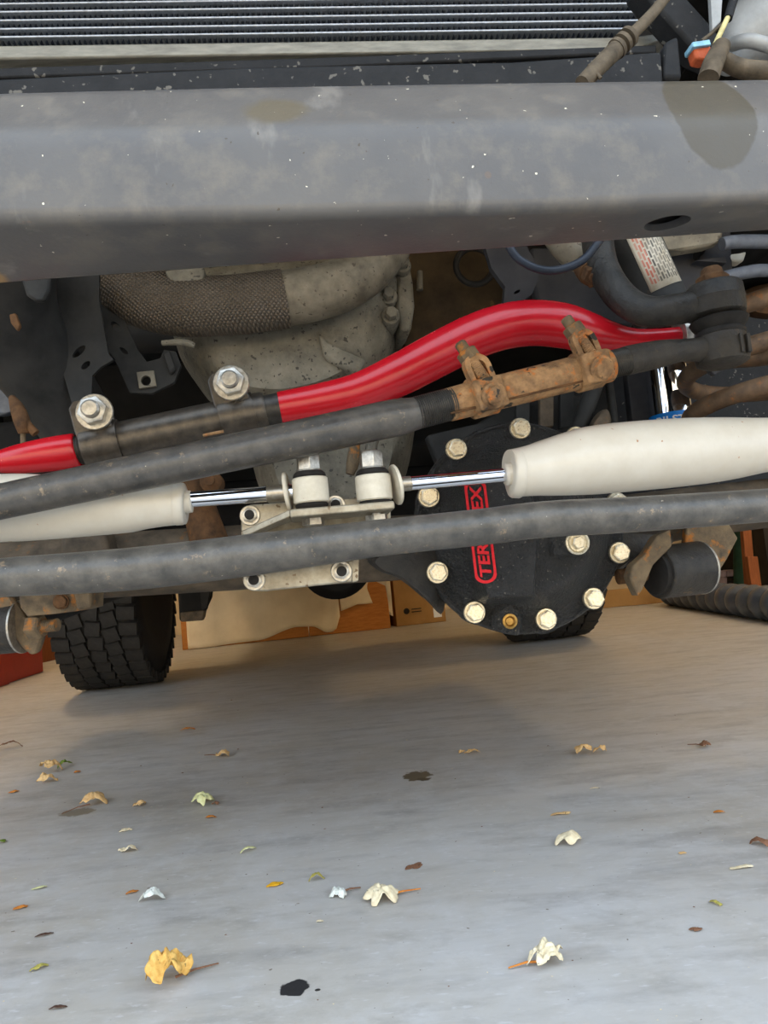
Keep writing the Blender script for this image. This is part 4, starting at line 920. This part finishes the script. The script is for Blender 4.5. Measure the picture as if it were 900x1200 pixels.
# wooden crates under the cloth
gbox('wooden_crate', 'orange wooden crate under the long draped cream cloth', 'crate', m_wood, 214, 762, 362, 746, .30, .4)
gbox('wooden_crate', 'orange wooden crate under the short rounded cloth end', 'crate', m_wood, 363, 745.8, 458, 736, .32, .4)
o = gbox('cardboard_box', 'tan cardboard carton right of the cloth-covered crates', 'box', m_card, 465, 734.5, 523, 728, .30, .36)
a2, c2_, ex2, ey2, L2 = o
b = MB()
P = a2 + ex2 * (L2 * .84) + Z * .09 - ey2 * .0015; b.box(P, (ex2, ey2, Z), (.05, .002, .12)); lab_ = bpy.data.objects['cardboard_box']; build(b, 'shipping_label', m_white, lab_)
b = MB(); P = a2 + ex2 * (L2 * .22) + Z * .085 - ey2 * .001; b.lathe(P, -ey2, [(0, .018), (.002, .018)], 20); build(b, 'printed_mark', m_shelfdark, lab_)
for k in range(2):
    b = MB(); b.box(a2 + ex2 * (L2 * .42) + Z * (.093 - k * .016) - ey2 * .0015, (ex2, ey2, Z), (.06, .002, .006)); build(b, 'printed_line', m_shelfdark, lab_)
# drop cloth hanging over the crates
def cloth(name, label, pts_bottom, top_y, mat):
    b = MB(); n = 48; rows_ = 14; vs = []; fs = []
    xs = [p[0] for p in pts_bottom]
    for i in range(n + 1):
        px = xs[0] + (xs[-1] - xs[0]) * i / n
        for j in range(len(pts_bottom) - 1):
            if pts_bottom[j][0] <= px <= pts_bottom[j + 1][0]:
                f = (px - pts_bottom[j][0]) / max(1e-6, pts_bottom[j + 1][0] - pts_bottom[j][0]); f = f * f * (3 - 2 * f) if j % 2 else f
                yb = pts_bottom[j][1] * (1 - f) + pts_bottom[j + 1][1] * f
        gx = G(px, 762 - (px - 214) * .108)
        foot = gx; dirY = ey_c
        D = ray(px, yb); tt = (foot - CAM).dot(ey_c) / D.dot(ey_c); low = CAM + D * tt
        zb = max(.004, low.z); ztop = .34
        for j in range(rows_ + 1):
            f = j / rows_; z = zb + (ztop - zb) * f
            wv = .010 * math.sin(px * .11 + f * 1.2) * (1 - f * .6) + .008 * noise.noise(Vector((px * .05, f * 3, 0))) + .02
            p = Vector((low.x, low.y, 0)) - ey_c * wv; p.z = z; vs.append(p)
        p = Vector((low.x, low.y, 0)) + ey_c * .15; p.z = ztop + .004; vs.append(p)
        p = Vector((low.x, low.y, 0)) + ey_c * .40; p.z = ztop; vs.append(p)
    m = rows_ + 3
    for i in range(n):
        for j in range(m - 1): fs.append((i * m + j, (i + 1) * m + j, (i + 1) * m + j + 1, i * m + j + 1))
    b.add(vs, fs); o = build(b, name, mat); tag(o, label, 'cloth'); sm = o.modifiers.new('thick', 'SOLIDIFY'); sm.thickness = .004; sm.offset = 0
    return o
e_ = (G(458, 736) - G(214, 762)).normalized(); ey_c = Z.cross(e_)
cloth('drop_cloth', 'long cream drop cloth draped over wooden crates behind the tyre', [(221, 761.5), (300, 750), (352, 734), (366, 734), (384, 741), (393, 739), (398, 722)], 690, m_cloth)
cloth('drop_cloth', 'short cream cloth fold hanging beside the cardboard carton', [(399, 716), (418, 708), (436, 707), (452, 700), (456, 720), (460, 722)], 690, m_cloth)
# right: corrugated pipe, boards
t = thing('corrugated_pipe', 'black corrugated plastic drain pipe lying on the floor', 'pipe', G(850, 720))
p0 = G(786, 709); p1 = G(945, 734); pa = p0 + Z * .068; pb_ = p1 + Z * .068; Lp = (pb_ - pa).length; prof = []
NRG = 13
for k in range(NRG):
    s0 = k * Lp / NRG; dl = Lp / NRG
    prof += [(s0, .044), (s0 + dl * .08, .045), (s0 + dl * .25, .066), (s0 + dl * .5, .070), (s0 + dl * .75, .066), (s0 + dl * .93, .045)]
b = MB(); b.lathe(pa, pb_ - pa, prof, 36); build(b, 'pipe', m_corr, t, ang=60)
gbox('wooden_plank', 'tan wooden plank along the floor behind the cover bolts', 'plank', m_card, 640, 719, 792, 705, .10, .04)
t = thing('leaning_board', 'brown wooden board leaning upright behind the corrugated pipe', 'board', G(880, 712))
def upright(px0, px1, pyb, pyt, skew, base, mat, name, parent, th=.03, z_add=0):
    D0 = (G(*base) - CAM).dot(VY)
    b = MB(); b.plate([(px0, pyt), (px1, pyt), (px1 + skew, pyb), (px0 + skew, pyb)], D0, th); return build(b, name, mat, parent, .003)
upright(866, 876, 712, 560, 12, (880, 709), m_woodbrown, 'board', t)
upright(876, 888, 712, 652, 8, (880, 710), m_woodbrown, 'board_edge', t)
t2 = thing('folded_tarp', 'dark green fabric roll standing beside the brown board', 'tarp', G(866, 712))
D0 = (G(866, 709) - CAM).dot(VY)
b = MB(); b.vt([(870, 570, D0 + .1, 8), (868, 640, D0 + .1, 8), (867, 680, D0 + .1, 7), (867, 708, D0 + .1, 6)], sub=3, n=14); build(b, 'roll', m_green, t2)
b = MB(); b.vt([(871, 600, D0 + .06, 8.5), (870, 606, D0 + .06, 8.5)], sub=1, n=14); build(b, 'strap', m_shelfdark, t2)
t = thing('storage_shelf', 'dark storage shelf with small pinkish boxes behind the rusty bracket', 'shelf', G(850, 695))
DS = 4.6
b = MB(); b.plate([(815, 560), (960, 550), (960, 688), (815, 702)], DS + .05, .03); build(b, 'back_panel', m_shelfdark, t)
b = MB(); b.plate([(815, 684), (960, 672), (960, 676), (815, 688)], DS - .25, .3); build(b, 'shelf_board', m_shelfdark, t)
for x, y in ((847, 672.5), (857, 671.5), (848, 680.5)):
    b = MB(); b.plate([(x - 4.4, y - 3.6), (x + 4.4, y - 4.2), (x + 4.4, y + 3.6), (x - 4.4, y + 4.2)], DS - .28, .06)
    tag(build(b, 'small_carton', m_pink, None, .004), 'small pinkish-grey carton on the dark storage shelf', 'box', 'cartons on the dark shelf')
gbox('dark_cabinet', 'dark brown cabinet against the right garage wall', 'cabinet', m_shelfdark, 905, 700, 1020, 690, .9, .4)

# ================================================================== LEAVES AND LITTER
def leafmat(name, c1, c2): return M(name, c1, c2, 160, .6, .75, 0, specks=(tuple(x * .6 for x in c1), .68, 260), bump=.5, bs=260)
LM = {'gold': leafmat('golden_leaf', (232, 192, 112), (204, 150, 72)), 'cream': leafmat('cream_leaf', (236, 224, 194), (212, 194, 156)),
      'tan': leafmat('tan_leaf', (226, 192, 138), (192, 150, 98)), 'white': leafmat('bleached_leaf', (226, 228, 222), (196, 200, 190)),
      'yellow': leafmat('yellow_leaf', (240, 186, 50), (224, 160, 34)), 'brown': leafmat('brown_leaf', (142, 104, 80), (110, 76, 56)),
      'green': leafmat('green_leaf', (120, 138, 58), (84, 104, 36)), 'pale': leafmat('pale_green_leaf', (220, 220, 168), (196, 194, 138)),
      'orange': leafmat('orange_leaf', (206, 136, 62), (180, 104, 42)), 'olive': leafmat('olive_leaf', (176, 168, 92), (148, 136, 66)), 'dark': leafmat('dark_leaf', (96, 70, 58), (70, 50, 42))}
def leaf_mb(width, lobes, crumple, curl, aspect, seed):
    rnd = random.Random(seed); nr, na = 9, 48; vs = []; fs = []; ph = rnd.random() * 6
    for i in range(nr + 1):
        f = i / nr
        for k in range(na):
            a = 2 * PI * k / na
            rr = .82 + (.16 if lobes > 2 else .04) * math.cos(lobes * a + ph) + .10 * math.cos((lobes + 2) * a + ph * 2) + .08 * noise.noise(Vector((math.cos(a) * 3, math.sin(a) * 3, seed)))
            x = f * rr * math.cos(a); y = f * rr * math.sin(a) * aspect
            z = -.9 * abs(curl) * (x * x + y * y) + crumple * (.55 * noise.noise(Vector((x * 1.7 + seed, y * 1.7, seed * .37))) + .30 * noise.noise(Vector((x * 4.5 + seed, y * 4.5, 3))) + .16 * abs(noise.noise(Vector((x * 9, y * 9, seed))))) 
            vs.append(Vector((x, y, z)))
    for i in range(nr):
        for k in range(na): fs.append((i * na + k, (i + 1) * na + k, (i + 1) * na + (k + 1) % na, i * na + (k + 1) % na))
    # fold heights: settle the lowest edge on the floor
    zm = min(v.z for v in vs); b = MB(); sc = width / 2
    b.add([Vector((v.x, v.y, v.z - zm)) * sc + Z * .0008 for v in vs], fs); return b
def leaf(px, py, wpx, key, label, lobes=5, crumple=.45, curl=.3, aspect=.8, rot=0., stem=None, name='fallen_leaf', seed=None, group=None):
    seed = seed if seed is not None else int(px * 7 + py)
    g = G(px, py); d = gdep(px, py) / FPX; b = leaf_mb(wpx * d * 1.2, lobes, crumple, curl, aspect, seed)
    Rm = Matrix.Rotation(rot, 3, 'Z'); t_needed = stem is not None
    b.v = [Rm @ v + g for v in b.v]
    if t_needed:
        t = thing(name, label, 'leaf', g, group); o = build(b, 'blade', LM[key], t, ang=80)
        s_ = [Vector((wpx * d * .15 * stem[0], wpx * d * .15 * stem[1], .003)), Vector((wpx * d * .6 * stem[0], wpx * d * .6 * stem[1], .004)), Vector((wpx * d * 1.15 * stem[0], wpx * d * 1.2 * stem[1], .0018))]
        sb = MB(); sb.tube([g + q for q in s_], [.0011, .0009, .0006], 7); build(sb, 'stem', LM['orange' if key == 'cream' else 'brown'], t)
    else:
        o = build(b, name, LM[key], None, ang=80); tag(o, label, 'leaf', group)
    sm = o.modifiers.new('thick', 'SOLIDIFY'); sm.thickness = .0005; sm.offset = 1
    return o
leaf(198, 1152, 50, 'gold', 'large golden crumpled leaf on the concrete, biggest of the litter', 5, 1.15, .55, .95, .9, (.9, .5), seed=11)
leaf(641, 1130, 40, 'cream', 'pale cream folded leaf with thin orange stem', 5, .8, .6, .8, .4, (-1, -.1), seed=23)
leaf(448, 1055, 40, 'cream', 'cream curled leaf with a brown twig-like stem', 5, .55, .75, .8, 0, (1, .35), seed=5)
leaf(397, 1050, 22, 'white', 'whitish folded leaf beside the cream curled leaf', 3, .7, .6, .8, 2.2, (1, .5), seed=9)
leaf(322, 1038, 18, 'yellow', 'small flat bright yellow oval leaf', 2, .08, .15, .62, .2, seed=2)
leaf(371, 1032, 17, 'olive', 'thin curled yellow leaf near the yellow oval leaf', 3, .4, .8, .5, .3)
leaf(178, 1056, 25, 'white', 'ragged whitish grey leaf scrap above the golden leaf', 4, .6, .5, .8, 0, seed=31)
leaf(150, 998, 20, 'cream', 'small cream ragged leaf bit with notched edge', 4, .4, .4, .6, .2)
leaf(147, 974, 13, 'cream', 'tiny square cream leaf bit above the notched one', 3, .3, .2, .8, .2)
leaf(110, 943, 27, 'tan', 'tan cupped leaf with orange edge and thin stem', 3, .45, .8, .9, .3, (-.8, -.9), seed=8)
leaf(164, 944, 14, 'tan', 'small tan leaf with a dark tip beside the cupped leaf', 3, .6, .5, .8, .6)
leaf(238, 942, 27, 'pale', 'pale yellow-green folded leaf standing on edge', 3, .5, .9, .8, -.5, seed=12)
leaf(253, 943, 9, 'brown', 'tiny brown leaf bit touching the pale green leaf', 3, .5, .4, .8)
leaf(55, 917, 20, 'tan', 'tan leaf half lying under a green leaf scrap', 3, .7, .6, .8, .3, seed=14)
leaf(60, 906, 22, 'tan', 'brownish tan leaf flap leaning on another tan leaf', 3, .8, .7, .7, .8, seed=15)
leaf(76, 899, 16, 'green', 'green leaf scrap beside two tan leaves', 3, .6, .9, .5, .9, seed=16)
leaf(261, 887, 18, 'tan', 'tan crumpled leaf with dark brown stem under the bumper', 4, .7, .5, .8, .2, (-1.2, .6), seed=17)
leaf(220, 856, 17, 'orange', 'thin orange leaf sliver in the shade behind', 2, .2, .3, .35, .15)
leaf(291, 998, 19, 'pale', 'long pale leaf sliver right of the notched cream bit', 2, .2, .5, .4, .6)
leaf(247, 959, 13, 'orange', 'orange sliver below the pale green leaf', 2, .2, .3, .35, .15)
leaf(553, 883, 17, 'tan', 'beige crumb cluster leaf behind the dark floor stain', 4, .5, .3, .6, .1)
leaf(541, 882, 8, 'tan', 'tiny beige crumb beside the beige leaf cluster', 3, .5, .3, .8, .1)
leaf(684, 883, 22, 'tan', 'tan curled leaf with orange rim joined to a brown one', 4, .5, .6, .8, .2, seed=19)
leaf(703, 883, 17, 'tan', 'smaller tan and brown leaf touching a tan curled leaf', 4, .7, .5, .7, .4, seed=20)
leaf(827, 876, 13, 'brown', 'small brown crumpled leaf with thin stem near corrugated pipe', 4, .7, .6, .8, .4, (-1, 1))
leaf(668, 989, 31, 'cream', 'cream arched leaf with curled end standing on its edges', 3, .35, -.9, .7, .15, seed=26)
leaf(843, 953, 13, 'orange', 'small reddish-orange leaf sliver on pale concrete', 2, .2, .3, .4, -.2)
leaf(869, 1018, 31, 'cream', 'long cream and brown narrow leaf', 2, .2, .25, .22, .05)
leaf(893, 991, 24, 'brown', 'brown twisted leaf above the long narrow cream leaf', 3, .4, .5, .6, -.6)
leaf(839, 1060, 17, 'olive', 'olive green narrow leaf pointing toward the bottom', 2, .2, .3, .35, -1.0)
leaf(816, 1091, 14, 'brown', 'brown triangular leaf sliver below the olive leaf', 3, .2, .2, .5, -.2)
leaf(46, 1136, 19, 'olive', 'yellow-green two-lobed leaf scrap left of the golden leaf', 2, .3, .3, .4, .7)
leaf(24, 1065, 17, 'orange', 'orange-brown sliver left of the whitish scrap', 2, .2, .2, .35, .4)
leaf(155, 1047, 14, 'orange', 'orange-brown sliver just above the whitish scrap', 2, .2, .2, .4, .4)
leaf(46, 1042, 15, 'pale', 'pale yellow flat leaf fragment above an orange sliver', 3, .2, .2, .4, .3)
leaf(486, 1016, 23, 'brown', 'flat brown leaf fragment behind the cream curled leaf', 3, .12, .1, .55, .5)
leaf(11, 877, 25, 'brown', 'brown twisted leaf in the shade near the toolbox', 3, .4, .4, .4, .2)
leaf(657, 955, 25, 'tan', 'tan thin leaf sliver above the cream arched leaf', 2, .12, .12, .25, .05)
leaf(2, 988, 11, 'green', 'small green leaf scrap alone on the concrete', 3, .3, .4, .6, .3)
leaf(52, 1097, 18, 'dark', 'dark brown pointed sliver above the yellow-green scrap', 2, .12, .2, .25, .4)
leaf(16, 929, 11, 'orange', 'tiny orange leaf bit below the tan and green leaves', 2, .3, .3, .6, .2)
leaf(90, 906, 7, 'orange', 'tiny rust-orange bit right of the green scrap', 3, .4, .4, .8)
leaf(68, 1183, 20, 'dark', 'dark red-brown shred below the yellow-green scrap', 2, .15, .2, .25, .1)
leaf(800, 1001, 9, 'tan', 'tiny tan bit left of the brown twisted leaf', 2, .2, .2, .5)
leaf(697, 925, 10, 'cream', 'tiny white sliver right of centre on the floor', 2, .2, .2, .4)
leaf(375, 1081, 8, 'cream', 'tiny cream chip below the whitish folded leaf', 2, .2, .2, .4)
rnd = random.Random(3)
crumb = leaf_mb(.010, 4, .5, .3, .8, 77).mesh('leaf_crumb'); crumb.materials.append(LM['cream'])
crumb2 = leaf_mb(.010, 4, .5, .3, .8, 78).mesh('leaf_crumb'); crumb2.materials.append(LM['brown'])
for i in range(64):
    px, py = rnd.uniform(0, 900), 815 + 385 * rnd.random() ** 1.2
    me = crumb if i % 3 else crumb2
    o = bpy.data.objects.new('leaf_crumb', me); COL.objects.link(o); g = G(px, py); o.location = g
    k = rnd.uniform(1.5, 3.4) * gdep(px, py) / FPX / .010; o.scale = (k, k, k); o.rotation_euler = (0, 0, rnd.uniform(0, 6))
    if i % 3: tag(o, 'tiny pale leaf crumb on the concrete floor', 'leaf', 'pale leaf crumbs')
    else: tag(o, 'tiny brown leaf crumb on the concrete floor', 'leaf', 'brown leaf crumbs')
